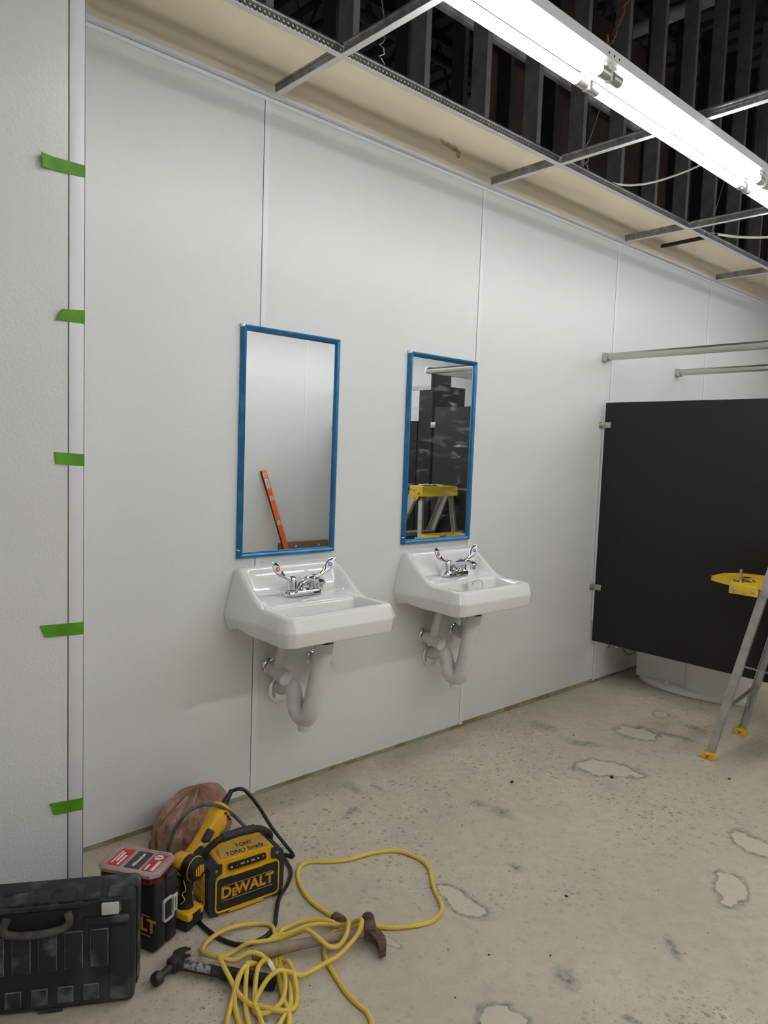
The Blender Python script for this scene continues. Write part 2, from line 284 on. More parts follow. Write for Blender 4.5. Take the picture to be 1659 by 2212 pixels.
class MB:
    def __init__(s): s.bm = bmesh.new()
    def _x(s, verts, M):
        if M is not None: bmesh.ops.transform(s.bm, matrix=M, verts=verts)
    def box(s, x0, x1, y0, y1, z0, z1, bev=0., seg=2, M=None):
        g = bmesh.ops.create_cube(s.bm, size=1.0)['verts']
        bmesh.ops.transform(s.bm, matrix=Matrix.Translation(((x0+x1)/2, (y0+y1)/2, (z0+z1)/2)) @ Matrix.Diagonal((x1-x0, y1-y0, z1-z0, 1)), verts=g)
        if bev > 0:
            ed = list({e for v in g for e in v.link_edges})
            r = bmesh.ops.bevel(s.bm, geom=ed, offset=bev, segments=seg, profile=.5, affect='EDGES', clamp_overlap=True)
            g = list({v for f in r['faces'] for v in f.verts} | {v for v in g if v.is_valid})
        s._x(g, M); return s
    def ring(s, pts): return [s.bm.verts.new(p) for p in pts]
    def bridge(s, a, b):
        n = len(a)
        for i in range(n):
            try: s.bm.faces.new((a[i], a[(i+1) % n], b[(i+1) % n], b[i]))
            except ValueError: pass
    def cap(s, a, flip=False):
        try: s.bm.faces.new(list(reversed(a)) if flip else a)
        except ValueError: pass
    def loft(s, rings, cap0=True, cap1=True, M=None):
        rr = [s.ring(r) for r in rings]
        for a, b in zip(rr, rr[1:]): s.bridge(a, b)
        if cap0: s.cap(rr[0], True)
        if cap1: s.cap(rr[-1])
        s._x([v for r in rr for v in r], M); return s
    def tube(s, pts, r, n=10, caps=True):
        P = [Vector(p) for p in pts]; rings = []; u = None
        for i, p in enumerate(P):
            t = (P[min(i+1, len(P)-1)] - P[max(i-1, 0)]).normalized()
            if u is None:
                u = Vector((0, 0, 1)) if abs(t.z) < .9 else Vector((1, 0, 0))
            x = (u - t * u.dot(t)).normalized(); y = t.cross(x); u = x
            rad = r[i] if isinstance(r, (list, tuple)) else r
            rings.append([p + x * (rad*math.cos(2*math.pi*k/n)) + y * (rad*math.sin(2*math.pi*k/n)) for k in range(n)])
        return s.loft(rings, caps, caps)
    def cyl(s, p0, p1, r0, r1=None, n=16): return s.tube([p0, p1], [r0, r0 if r1 is None else r1], n)
    def lathe(s, prof, n=24, M=None):
        rings = [[(max(r, 1e-5)*math.cos(2*math.pi*k/n), max(r, 1e-5)*math.sin(2*math.pi*k/n), z) for k in range(n)] for r, z in prof]
        return s.loft(rings, prof[0][0] > 1e-4, prof[-1][0] > 1e-4, M)
    def prism(s, poly, z0, z1, M=None, bev=0.):
        if bev > 0:
            c = Vector((sum(p[0] for p in poly)/len(poly), sum(p[1] for p in poly)/len(poly)))
            def ins(d):
                out = []
                for p in poly:
                    v = Vector((p[0], p[1])) - c; l = v.length
                    v = v * (max(l-d, 0)/l) if l > 1e-9 else v
                    out.append((c.x+v.x, c.y+v.y))
                return out
            q = ins(bev)
            return s.loft([[(x, y, z0) for x, y in poly], [(x, y, z1-bev) for x, y in poly], [(x, y, z1) for x, y in q]], M=M)
        return s.loft([[(x, y, z0) for x, y in poly], [(x, y, z1) for x, y in poly]], M=M)
    def band(s, poly_out, poly_in, z0, z1, M=None):
        a = s.ring([(x, y, z0) for x, y in poly_out]); b = s.ring([(x, y, z1) for x, y in poly_out])
        c = s.ring([(x, y, z1) for x, y in poly_in]); d = s.ring([(x, y, z0) for x, y in poly_in])
        s.bridge(a, b); s.bridge(b, c); s.bridge(c, d); s.bridge(d, a)
        s._x(a+b+c+d, M); return s
    def beam(s, p0, p1, w, d, up=(0, 0, 1), bev=0.):
        m = frame(p0, p1, up); l = (Vector(p1) - Vector(p0)).length
        return s.box(-w/2, w/2, -d/2, d/2, 0, l, bev, M=m)
    def profile(s, poly, p0, p1, up=(0, 0, 1)):
        return s.prism(poly, 0, (Vector(p1) - Vector(p0)).length, M=frame(p0, p1, up))
    def ball(s, c, rad, M=None, u=16, v=10):
        g = bmesh.ops.create_uvsphere(s.bm, u_segments=u, v_segments=v, radius=1.)['verts']
        r = rad if isinstance(rad, (tuple, list)) else (rad,)*3
        bmesh.ops.transform(s.bm, matrix=Matrix.Translation(c) @ Matrix.Diagonal((*r, 1)), verts=g)
        s._x(g, M); return s
    def add_mesh(s, me, M=None):
        n0 = len(s.bm.verts); s.bm.from_mesh(me); s.bm.verts.ensure_lookup_table()
        s._x([s.bm.verts[i] for i in range(n0, len(s.bm.verts))], M); return s
    def build(s, name, m, parent=None, angle=38, loc=None, rot=None):
        bmesh.ops.recalc_face_normals(s.bm, faces=s.bm.faces[:])
        me = bpy.data.meshes.new(name); s.bm.to_mesh(me); s.bm.free()
        for p in me.polygons: p.use_smooth = True
        me.set_sharp_from_angle(angle=R(angle))
        me.materials.append(MATS[m])
        o = bpy.data.objects.new(name, me); col.objects.link(o)
        if parent is not None: o.parent = parent
        if loc is not None: o.location = loc
        if rot is not None: o.rotation_euler = rot
        return o
def tag(o, label=None, cat=None, group=None, kind=None):
    if label: o['label'] = label
    if cat: o['category'] = cat
    if group: o['group'] = group
    if kind: o['kind'] = kind
    return o
def thing(name, label, cat, loc=(0, 0, 0), rz=0., group=None):
    o = bpy.data.objects.new(name, None); col.objects.link(o); o.empty_display_size = .05
    o.location = loc; o.rotation_euler = (0, 0, rz)
    return tag(o, label, cat, group)
def struct_empty(name, loc=(0, 0, 0)):
    o = bpy.data.objects.new(name, None); col.objects.link(o); o.location = loc; o['kind'] = 'structure'; return o
def copy_tree(o, parent=None):
    c = o.copy(); col.objects.link(c); c.parent = parent
    for ch in list(o.children): copy_tree(ch, c)
    return c
_txt = {}
def text_mesh(body, size=1., bold=0., extrude=.02, shear=0., space=1.):
    cu = bpy.data.curves.new('lettering', 'FONT'); cu.body = body; cu.size = size; cu.align_x = 'CENTER'; cu.align_y = 'CENTER'
    cu.offset = bold; cu.extrude = extrude; cu.shear = shear; cu.space_character = space; cu.resolution_u = 3
    ob = bpy.data.objects.new('lettering', cu)
    me = bpy.data.meshes.new_from_object(ob)
    bpy.data.objects.remove(ob); bpy.data.curves.remove(cu)
    return me
def FACE_NEG_Y(loc): # text laid on a face looking towards -y, reading left to right along +x
    return Matrix.Translation(loc) @ Matrix.Rotation(R(90), 4, 'X')

# ================================================================= THE SETTING
S = 1.2192
floor_material()
fl = MB().box(-3.4, 6.4, -4.3, 1.2, -.12, 0).build('floor', 'concrete_floor'); tag(fl, kind='structure')

# --- back wall: drywall on steel studs, white wall panels, division bars, cap strip
XW0, XW1 = -1.3, 6.2
wb = MB().box(XW0, XW1, .003, .019, .004, 2.937).build('wall_back', 'drywall_tan'); tag(wb, kind='structure')
MB().box(XW0, XW1, .0012, .0035, .001, .10).build('base_board', 'green_board', wb)
for k in range(-1, 5):
    a, b = max(k*S + .0225, XW0), min((k+1)*S - .0025, XW1)
    z0 = .018 if k != 1 else .026
    MB().box(a, b, 0, .003, z0, 2.6225).build('wall_panel', 'frp', wb)
    if k >= 0:
        MB().box(k*S - .0025, k*S + .0005, .0015, .003, .018, 2.622).build('panel_groove', 'pvc_dark', wb)
        MB().box(k*S + .0005, k*S + .0225, -.0012, .003, .014, 2.624).build('division_bar', 'pvc_white', wb)
MB().box(XW0, XW1, -.0035, .003, 2.6225, 2.6365).build('cap_strip', 'pvc_white', wb)
# torn paper on the tan drywall above the grid
tp = MB()
for cx, cz, rx, rz in ((.955, 2.752, .030, .013), (1.005, 2.748, .036, .015), (1.035, 2.733, .018, .02), (.925, 2.757, .014, .009)):
    pts = []
    for k in range(14):
        a = 2*math.pi*k/14; q = random.uniform(.6, 1.15); pts.append((cx + rx*q*math.cos(a), cz + rz*q*math.sin(a)))
    tp.prism([(x, -z) for x, z in pts], -.003, .0015, M=Matrix.Rotation(R(90), 4, 'X') @ Matrix.Diagonal((1, -1, 1, 1)))
tp.build('torn_paper', 'drywall_torn', wb)
# studs: open C section, the web on the left, front flange towards the room
def stud_mesh(h):
    m = MB(); f = .034; d = .092; t = .0016
    m.box(-f, 0, 0, t, 0, h).box(-f, -f + t, 0, d, 0, h).box(-f, 0, d - t, d, 0, h).box(-t, 0, 0, .010, 0, h).box(-t, 0, d - .010, d, 0, h)
    return m
st = stud_mesh(4.72).build('stud', 'stud_steel', wb, loc=(.445 - 3*.4064, .019, .02))
for k in range(-2, 14):
    c = st.copy(); col.objects.link(c); c.parent = wb; c.location = (.445 + k*.4064, .019, .02)
MB().box(XW0, XW1, .017, .113, 4.72, 4.76).build('top_track', 'dark_steel', wb)
# inner row of studs behind, with its bridging channel and a rust-brown board
wi = MB().box(1.75, XW1, .52, .535, .0, 4.3).build('wall_inner', 'rust_board'); tag(wi, kind='structure')
s2 = stud_mesh(4.72).build('stud', 'dark_steel', wi, loc=(.30, .425, .02))
for k in range(1, 15):
    c = s2.copy(); col.objects.link(c); c.parent = wi; c.location = (.30 + k*.4064 + random.uniform(-.04, .04), .425, .02)
MB().box(.2, 3.4, .395, .425, 3.635, 3.70).build('bridging_channel', 'pale_steel', wi)
MB().box(.2, 6.0, .395, .425, 3.02, 3.05).build('bridging_channel', 'dark_steel', wi)

# --- left wall standing forward of the back wall, with its corner strip
wl = MB().box(-3.2, -.757, -.2955, .0, .004, 2.66).build('wall_left', 'drywall_tan'); tag(wl, kind='structure')
MB().box(-2.02, -.7992, -.2988, -.2955, .012, 2.63).build('wall_panel', 'frp', wl)
MB().box(-.7990, -.7968, -.2966, -.2955, .012, 2.63).build('panel_groove', 'board_brown', wl)
MB().box(-3.2, -2.03, -.2988, -.2955, .012, 2.63).build('wall_panel', 'frp', wl)
MB().box(-.7966, -.7548, -.3012, -.2955, .012, 2.64, bev=.0008).box(-.757, -.7548, -.3012, -.255, .012, 2.64).build('corner_strip', 'pvc_white', wl)
MB().box(-.757, -.7558, -.255, .0, .012, 2.63).build('wall_panel', 'frp', wl)

# --- the side opposite the sinks and the far end, plus an added bounce wall
wo = MB().box(-3.4, 6.4, -4.02, -4.004, 0, 2.92).build('wall_opposite', 'drywall_tan'); tag(wo, kind='structure')
for a, b in ((-3.2, -1.79), (-1.769, -.57), (-.549, .65), (.671, 1.869), (1.89, 3.109), (3.131, 4.33), (4.351, 5.55), (5.571, 6.17)):
    MB().box(a, b, -4.004, -4.000, .02, 2.63).build('wall_panel', 'frp', wo)
    MB().box(b + .001, b + .021, -4.004, -3.9985, .02, 2.63).build('division_bar', 'pvc_white', wo)
wr = MB().box(6.2, 6.22, -4.0, .0, 0, 2.92).build('wall_right', 'far_wall'); tag(wr, kind='structure')
wn = MB().box(-3.22, -3.2, -4.0, -.3, 0, 2.92).build('wall_near_bounce', 'far_wall'); tag(wn, kind='structure')  # unseen wall, added to bounce light into the room

# --- suspended ceiling grid without tiles
ceil = struct_empty('ceiling', (0, 0, 2.64))
def Z(m): return m
ZC = .0006
def tee_profile(m, p0, p1):
    pass
MB().box(-.757, XW1, -.024, -.0035, -.0022, -.0008).box(-.757, XW1, -.0050, -.0035, -.0008, .020).build('wall_angle', 'tee_white', ceil)
MB().box(1.86 + .5, 3.3, -.030, -.010, -.0034, -.0023).build('loose_strip', 'pvc_white', ceil)
TX = .0279
for yy in (-.4046, -1.6238, -2.843):
    MB().box(-.757 if yy > -.5 else -3.2, XW1, yy - .012, yy + .012, 0, .0013).build('main_tee', 'tee_white', ceil)
    MB().box(-.757 if yy > -.5 else -3.2, XW1, yy - .0009, yy + .0009, .0013, .031).build('main_tee_web', 'galv_perf', ceil)
    MB().box(-.757 if yy > -.5 else -3.2, XW1, yy - .004, yy + .004, .031, .040, bev=.001).build('main_tee_bulb', 'galv', ceil)
def cross_tee(x, y0, y1):
    t = MB().box(x - .012, x + .012, y0, y1, 0, .0014).build('cross_tee', 'tee_white', ceil)
    m = MB().box(x - .0008, x + .0008, y0, y1, .0014, .032)
    m.box(x - .0045, x + .0045, y0, y1, .031, .041, bev=.001)
    m.box(x - .0018, x + .0018, y0, y1, .0200, .0225)
    m.build('web', 'galv', t)
    # punched slots, stamped on the web
    m = MB(); n = int(abs(y1 - y0) / .05)
    for i in range(n):
        yy = y0 + (y1 - y0) * (i + .5) / n
        m.box(x - .0012, x + .0012, yy - .003, yy + .003, .009, .014)
    m.build('slot', 'pale_steel', t)
for k in range(-2, 5):
    x = TX + k*S
    for y0, y1 in ((-.022, -.3928), (-.4164, -1.612), (-1.6356, -2.831), (-2.855, -3.985)):
        if k < 0 and y0 > -.1: continue
        cross_tee(x, y1, y0)
MB().cyl((2.83, -.40, .052), (2.83, -.06, .047), .012, n=8).build('rail', 'dark_steel', ceil)
# hanger wires
def hanger(x, y, x2, y2, z2):
    pts = [(x, y, .03), (x + .01, y, .09), (x + .02, y, .14), (x2, y2, z2)]
    tw = [(x + .012*math.sin(i*1.9), y + .008*math.cos(i*1.9), .03 + i*.012) for i in range(11)] + [(x + .01, y, .17), (x2, y2, z2)]
    MB().tube(tw, .0022, 6).build('hanger_wire', 'wire_steel', ceil)
hanger(1.455, -.4046, 1.66, -.40, .60)
hanger(2.765, -.4046, 2.93, -.40, .50)
hanger(.20, -.4046, .15, -.1, 1.6)
hanger(2.2, -1.6238, 2.3, -1.6, 1.6)

# --- roof deck and joists high above
rd = MB()
prof = []
x = -1.
poly = []
while x < 8.:
    poly += [(x, 4.92), (x + .10, 4.92), (x + .12, 4.98), (x + .17, 4.98), (x + .19, 4.92)]
    x += .20
rings0 = [(px, -4., pz) for px, pz in poly]; rings1 = [(px, 6., pz) for px, pz in poly]
va = rd.ring(rings0); vb = rd.ring(rings1)
for i in range(len(va) - 1): rd.bm.faces.new((va[i], va[i+1], vb[i+1], vb[i]))
rdo = rd.box(-1., 8., -4., 6., 5.0, 5.05).build('roof_deck', 'deck_dark'); tag(rdo, kind='structure')
for yj in (.9, 2.3, 3.7):
    j = MB().box(-1, 8, yj - .05, yj + .05, 4.86, 4.90).box(-1, 8, yj - .04, yj + .04, 4.38, 4.42)
    for i in range(22):
        xa = -1 + i*.4
        j.cyl((xa, yj, 4.40), (xa + .2, yj, 4.88), .012, n=6).cyl((xa + .2, yj, 4.88), (xa + .4, yj, 4.40), .012, n=6)
    j.build('roof_joist', 'deck_dark', rdo)
MB().cyl((3.72, -.2, 4.60), (3.72, 4., 4.60), .05, n=10).build('roof_pipe', 'pale_steel', rdo)
MB().cyl((.3, 1.6, 4.25), (5., 1.6, 4.25), .035, n=10).build('roof_pipe', 'deck_dark', rdo)

# ================================================================= STRIP LIGHTS
def make_light():
    t = thing('strip_light', '', 'ceiling light')
    # local: x 0..2.4384 along the row, z measured from grid underside
    MB().loft([[(0, -.056, -.003), (0, .056, -.003), (0, .056, -.036), (0, .040, -.046), (0, -.040, -.046), (0, -.056, -.036)],
               [(2.436, -.056, -.003), (2.436, .056, -.003), (2.436, .056, -.036), (2.436, .040, -.046), (2.436, -.040, -.046), (2.436, -.056, -.036)]]).build('housing', 'light_white', t)
    for half in (0, 1):
        for s in (-1, 1):
            x0 = half*1.2192 + .012; x1 = (half+1)*1.2192 - .012
            tb = MB().cyl((x0 + .045, s*.040, -.0755), (x1 - .045, s*.040, -.0755), .0170, n=20).build('tube', 'tube', t)
            for a, b in ((x0, x0 + .046), (x1 - .046, x1)): MB().cyl((a, s*.040, -.0755), (b, s*.040, -.0755), .0178, n=20).build('end_cap', 'tube_cap', tb)
    for xs in (.030, 1.2192, 2.408):
        for s in (-1, 1):
            m = MB().box(xs - .010, xs + .010, s*.040 - .013, s*.040 + .013, -.062, -.044, bev=.002)
            m.box(xs - .007, xs + .007, s*.040 - .0125, s*.040 + .0125, -.094, -.046, bev=.003)
            m.box(xs - .028, xs + .028, s*.040 - .010, s*.040 + .010, -.0555, -.0455, bev=.001)
            m.build('lamp_holder', 'socket_white', t)
    for i in range(3): MB().cyl((1.2192 - .030 + i*.030, -.0555, -.022), (1.2192 - .030 + i*.030, -.0572, -.022), .0035, n=10).build('knockout', 'dark_steel', t)
    return t
lt0 = make_light()
spots = [(-.632, -1.003, 'in the row past the sinks, level with them'), (1.8064, -1.003, 'in the row past the sinks, level with the black partition'),
         (-1.8512, -3.0, 'by the opposite wall, at the end away from the partitions'), (.5872, -3.0, 'by the opposite wall, facing the sinks'), (3.0256, -3.0, 'by the opposite wall, over the carton and leaning level')]
spots = [(a, b, c_, '') for a, b, c_ in spots]
for i, (xa, yy, nm, which) in enumerate(spots):
    o = lt0 if i == 0 else copy_tree(lt0)
    o.location = (xa, yy, 2.64)
    o['label'] = 'white strip light ' + nm
    o['group'] = 'twin-tube strip lights'
    if yy < -2:
        for ch in [c_ for c_ in o.children if c_.name.split('.')[0] == 'tube']:
            nd = ch.data.copy(); nd.materials[0] = MATS['tube_bright']; ch.data = nd

# loose cables above the grid
cb = MB().tube(smooth_path([(1.10, -.36, 2.690), (1.28, -.355, 2.690), (1.40, -.33, 2.70), (1.57, -.30, 2.718), (1.79, -.30, 2.738), (2.055, -.30, 2.792), (2.387, -.30, 2.915), (2.836, -.30, 3.127), (3.2, -.30, 3.35)], 8), .0055, 8).build('loose_cable', 'cable_white')
tag(cb, 'pale plastic cable sagging across the open ceiling grid', 'cable')
cb = MB().tube(smooth_path([(2.62, -.33, 2.69), (2.78, -.35, 2.70), (2.952, -.36, 2.727), (3.242, -.36, 2.776), (3.66, -.36, 2.867), (4.0, -.36, 2.96)], 8), .008, 8).build('armoured_cable', 'cable_white')
tag(cb, 'grey armoured cable lying on the grid by the last cross tee', 'cable')
m = MB()
for ph in (0, 2.1):
    m.tube([(1.76 + i*.0075 + .010*math.sin(i*.8 + ph), -.3 + .010*math.cos(i*.8 + ph), 3.38 + i*.016) for i in range(26)], .0035, 6)
m.tube(smooth_path([(1.76, -.3, 3.38), (1.73, -.3, 3.36), (1.74, -.29, 3.42), (1.77, -.28, 3.40)], 5), .0035, 6)
tag(m.build('copper_wires', 'cable_copper'), 'twisted orange-brown wires dangling between the steel studs', 'wire')

# ================================================================= MIRRORS
def make_mirror(x0, x1, z0, z1, label, glass):
    cx = (x0 + x1)/2; t = thing('wall_mirror', label, 'mirror', (cx, 0, z0), group='framed mirrors above the sinks')
    wd, h = x1 - x0, z1 - z0; fw = .0225
    prof = [(0, -.001), (fw, -.001), (fw, -.010), (fw*.75, -.019), (fw*.45, -.0225), (fw*.15, -.019), (0, -.010)]  # across the rail, y
    corners = [(-wd/2, 0), (wd/2, 0), (wd/2, h), (-wd/2, h)]; dirs = [(1, 1), (-1, 1), (-1, -1), (1, -1)]
    for i in range(4):
        j = (i + 1) % 4
        ra = [(corners[i][0] + dirs[i][0]*q, y, corners[i][1] + dirs[i][1]*q) for q, y in prof]
        rb = [(corners[j][0] + dirs[j][0]*q, y, corners[j][1] + dirs[j][1]*q) for q, y in prof]
        MB().loft([ra, rb]).build('frame_rail', 'blue_film', t, angle=50)
    MB().box(-wd/2 + fw*.5, wd/2 - fw*.5, -.0085, -.002, fw*.5, h - fw*.5).build('glass', glass, t)
    MB().box(-wd/2 - .002, -wd/2 + .006, -.024, -.004, h - .012, h + .0015, bev=.001).build('corner_clip', 'chrome', t)
    MB().box(-wd/2 - .002, -wd/2 + .004, -.024, -.008, .03, .036, bev=.001).build('corner_clip', 'chrome', t)
    return t
make_mirror(-.085, .3715, .950, 1.8135, 'blue-wrapped framed mirror above the sink nearer the taped corner', 'mirror')
make_mirror(.763, 1.2185, .954, 1.8155, 'blue-wrapped framed mirror above the sink nearer the black partition', 'mirror_smudged')

# ================================================================= SINKS
def sm(a, b, v):
    t = min(max((v - a)/(b - a), 0), 1); return t*t*(3 - 2*t)
def make_sink():
    t = thing('wall_sink', '', 'sink', group='white wall-hung sinks')
    m = MB(); NU, NV = 64, 64; D = .372
    def hw(v): return .226 + .014*sm(0, .5, v) + .006*sm(.5, 1, v)
    def E(v): return .800 - .006*v + .118*(1 - sm(.03, .66, v))**1.35
    def Dk(v):
        return .793 + .006*(1 - v) + .014*(1 - sm(.30, .60, v)) + .105*(1 - sm(.075, .215, v))
    def T(u, v):
        s = sm(.80, .975, abs(u)); z = Dk(v)*(1 - s) + max(Dk(v), E(v))*s
        d = sm(.50, .565, v)*(1 - sm(.865, .925, v))*(1 - sm(.76, .85, abs(u)))
        z -= .125*d*(.80 + .2*sm(0, 1, 1 - abs(u)))
        z -= .012*(1 - sm(.90, 1., abs(u)))*sm(.14, .25, v)*(1 - sm(.30, .42, v))*0
        if v > .965: z -= .004*((v - .965)/.035)**2
        if abs(u) > .965 : z -= .004*((abs(u) - .965)/.035)**2
        if v < .03: z -= .003*((.03 - v)/.03)**2
        return z
    def plan(u, v):
        x = u*hw(v); y = -.001 - v*D
        cu = max(0, (abs(u) - .90)/.10)*max(0, (v - .90)/.10)
        x *= 1 - .030*cu; y += .012*cu
        return x, y
    vs_ = [[None]*(NV+1) for _ in range(NU+1)]
    us = [-1 + 2*i/NU for i in range(NU+1)]; vv = [j/NV for j in range(NV+1)]
    for i, u in enumerate(us):
        for j, v in enumerate(vv):
            x, y = plan(u, v); vs_[i][j] = m.bm.verts.new((x, y, T(u, v)))
    for i in range(NU):
        for j in range(NV): m.bm.faces.new((vs_[i][j], vs_[i+1][j], vs_[i+1][j+1], vs_[i][j+1]))
    per = [(0, j) for j in range(NV+1)] + [(i, NV) for i in range(1, NU+1)] + [(NU, j) for j in range(NV-1, -1, -1)]
    prev = [vs_[i][j] for i, j in per]
    # skirt levels: (fraction down, outward offset factor)
    levels = [(.03, .16), (.07, .24), (.25, .55), (.46, .95), (.50, 1.0), (.54, 1.0), (.58, .97), (.80, .74), (.95, .58), (.985, .52), (1.0, .40), (1.0, .0)]
    for fr, of in levels:
        cur = []
        for (i, j) in per:
            v0 = vs_[i][j].co; u, v = us[i], vv[j]
            nx = -1 if i == 0 else (1 if i == NU else 0); ny = -1 if j == NV else 0
            if i in (0, NU) and j == NV: nx *= .75; ny *= .75
            bulge = (.030*(1 - sm(0, .7, v)) + .016) if ny == 0 else .020
            zb = .690 - .010*(1 - sm(.0, .10, v)) + .006*sm(.10, .16, v)*(1 - sm(.16, .5, v))
            # widest line sits at a nearly constant height round the bowl
            zt = v0.z; zw = .742
            z = zt + (zw - zt)*(fr/.52) if fr <= .52 else zw + (zb - zw)*((fr - .52)/.48)
            cur.append(m.bm.verts.new((v0.x + nx*bulge*of, v0.y + ny*bulge*of, z)))
        for a in range(len(per) - 1): m.bm.faces.new((prev[a], prev[a+1], cur[a+1], cur[a]))
        prev = cur
    # underside closed inwards to a bowl bottom
    c = Vector((0, -.20, .655)); cur = []
    for v0 in prev: cur.append(m.bm.verts.new((v0.co.x*.82, -.02 + (v0.co.y + .02)*.86, .695)))
    for a in range(len(per) - 1): m.bm.faces.new((prev[a], prev[a+1], cur[a+1], cur[a]))
    prev = cur; cur = []
    for v0 in prev: cur.append(m.bm.verts.new((v0.co.x*.55, -.06 + (v0.co.y + .06)*.72, .652)))
    for a in range(len(per) - 1): m.bm.faces.new((prev[a], prev[a+1], cur[a+1], cur[a]))
    cv = m.bm.verts.new((0, -.22, .648))
    for a in range(len(per) - 1): m.bm.faces.new((cur[a], cur[a+1], cv))
    m.build('basin', 'porcelain', t, angle=80)
    d = MB().lathe([(.0, .0), (.012, .0), (.012, .003), (.030, .004), (.031, .001)], 24).build('drain', 'chrome', t, loc=(0, -.275, T(0, .70) + .002))
    MB().lathe([(.0, .0), (.0115, .0), (.0115, .0035), (0, .0035)], 16).build('drain_hole', 'dark_hole', d, loc=(0, 0, .0003))
    return t
SINKS = [(.141, 'white ceramic wall-hung sink with an empty basin, under the mirror that reflects the orange level'),
         (1.004, 'white ceramic wall-hung sink with a paper tag in its basin, nearer the black partition')]
sk = make_sink(); sk.location = (SINKS[0][0], 0, 0); sk['label'] = SINKS[0][1]
c = copy_tree(sk); c.location = (SINKS[1][0], 0, 0); c['label'] = SINKS[1][1]

# ================================================================= FAUCETS
def make_faucet():
    t = thing('faucet', '', 'faucet', group='chrome two-handle faucets')
    MB().prism(rrect(.170, .054, .026, 6), 0, .017, bev=.006).build('base_plate', 'chrome', t)
    # spout: wide cast body rising and reaching forward
    rings = []
    path = [((0, .012, .008), .028, .022), ((0, .008, .028), .027, .021), ((0, -.012, .050), .026, .018), ((0, -.045, .066), .024, .016), ((0, -.080, .072), .021, .014), ((0, -.112, .068), .018, .012), ((0, -.121, .061), .016, .009)]
    for i, (p, rw, rh) in enumerate(path):
        a = Vector(path[max(i-1, 0)][0]); b = Vector(path[min(i+1, len(path)-1)][0]); tt = (b - a).normalized(); up = Vector((1, 0, 0)).cross(tt)
        rings.append([Vector(p) + Vector((1, 0, 0))*rw*math.cos(2*math.pi*k/16) + up*rh*math.sin(2*math.pi*k/16) for k in range(16)])
    sp = MB().loft(rings).build('spout', 'chrome', t)
    MB().cyl((0, -.108, .060), (0, -.108, .042), .0115, .0105, 16).build('aerator', 'chrome', sp)
    MB().cyl((0, .018, .014), (0, .018, .062), .003, n=8).ball((0, .018, .064), .005).build('lift_rod', 'chrome', t)
    for s in (-1, 1):
        hd = MB().lathe([(.024, .012), (.0245, .020), (.021, .024), (.0205, .046), (.0175, .064), (.013, .073), (0, .075)], 20, M=Matrix.Translation((s*.0508, 0, 0))).build('handle', 'chrome', t)
        # wrist blade: a leaf rising outwards, its broad side turned to the user
        x0 = s*.0508
        dv_ = Vector((s*.80, -.02, .60)).normalized(); n = Vector((-.12 if s > 0 else -.38, -.84, .48)).normalized(); n = (n - dv_*n.dot(dv_)).normalized(); wv = dv_.cross(n)
        o0 = Vector((x0, -.004, .062)); bl = []
        for f, hw2, th in ((0, .0085, .0075), (.016, .0080, .0060), (.036, .0065, .0042), (.054, .0085, .0034), (.070, .0135, .0030), (.086, .0168, .0028), (.100, .0165, .0026), (.112, .0120, .0024), (.119, .0060, .0020), (.121, .0012, .0016)):
            c_ = o0 + dv_*f + Vector((0, 0, -.016*math.sin(math.pi*min(f/.121, 1))))
            bl.append([c_ + wv*hw2*a_ + n*th*b_ for a_, b_ in ((-1, 0), (-.6, .8), (0, 1), (.6, .8), (1, 0), (.6, -.8), (0, -1), (-.6, -.8))])
        MB().loft(bl).build('blade', 'chrome', hd, angle=60)
        # indicator on the leaf
        pc = o0 + dv_*.092 + Vector((0, 0, -.016*math.sin(math.pi*.76))) + n*.0024
        L = Matrix((dv_*s, n.cross(dv_*s), n)).transposed().to_4x4(); L.translation = pc
        leaf = [(-.026, 0), (-.014, .0085), (.002, .0128), (.014, .0115), (.022, .004), (.022, -.004), (.014, -.0115), (.002, -.0128), (-.014, -.0085)]
        MB().prism(leaf, 0, .0012, M=L).build('badge', 'badge_white', hd)
        MB().lathe([(0, 0), (.0092, 0), (.0092, .0010), (0, .0010)], 18, M=L @ Matrix.Translation((0, 0, .0012))).build('badge_dot', 'badge_red' if s < 0 else 'badge_blue', hd)
        ang = math.atan2(dv_.z, abs(dv_.x))*s
        MB().add_mesh(text_mesh('H' if s < 0 else 'C', .0125, .0002, .0003), L @ Matrix.Translation((0, 0, .0025)) @ Matrix.Rotation(-ang, 4, 'Z')).build('lettering', 'badge_white', hd)
    return t
fc = make_faucet(); fc.location = (.141, -.118, .8125); fc['label'] = 'chrome faucet with wing handles on the sink that has an empty basin'
c = copy_tree(fc); c.location = (1.004, -.118, .8125); c['label'] = 'chrome faucet with wing handles on the sink that holds a paper tag'

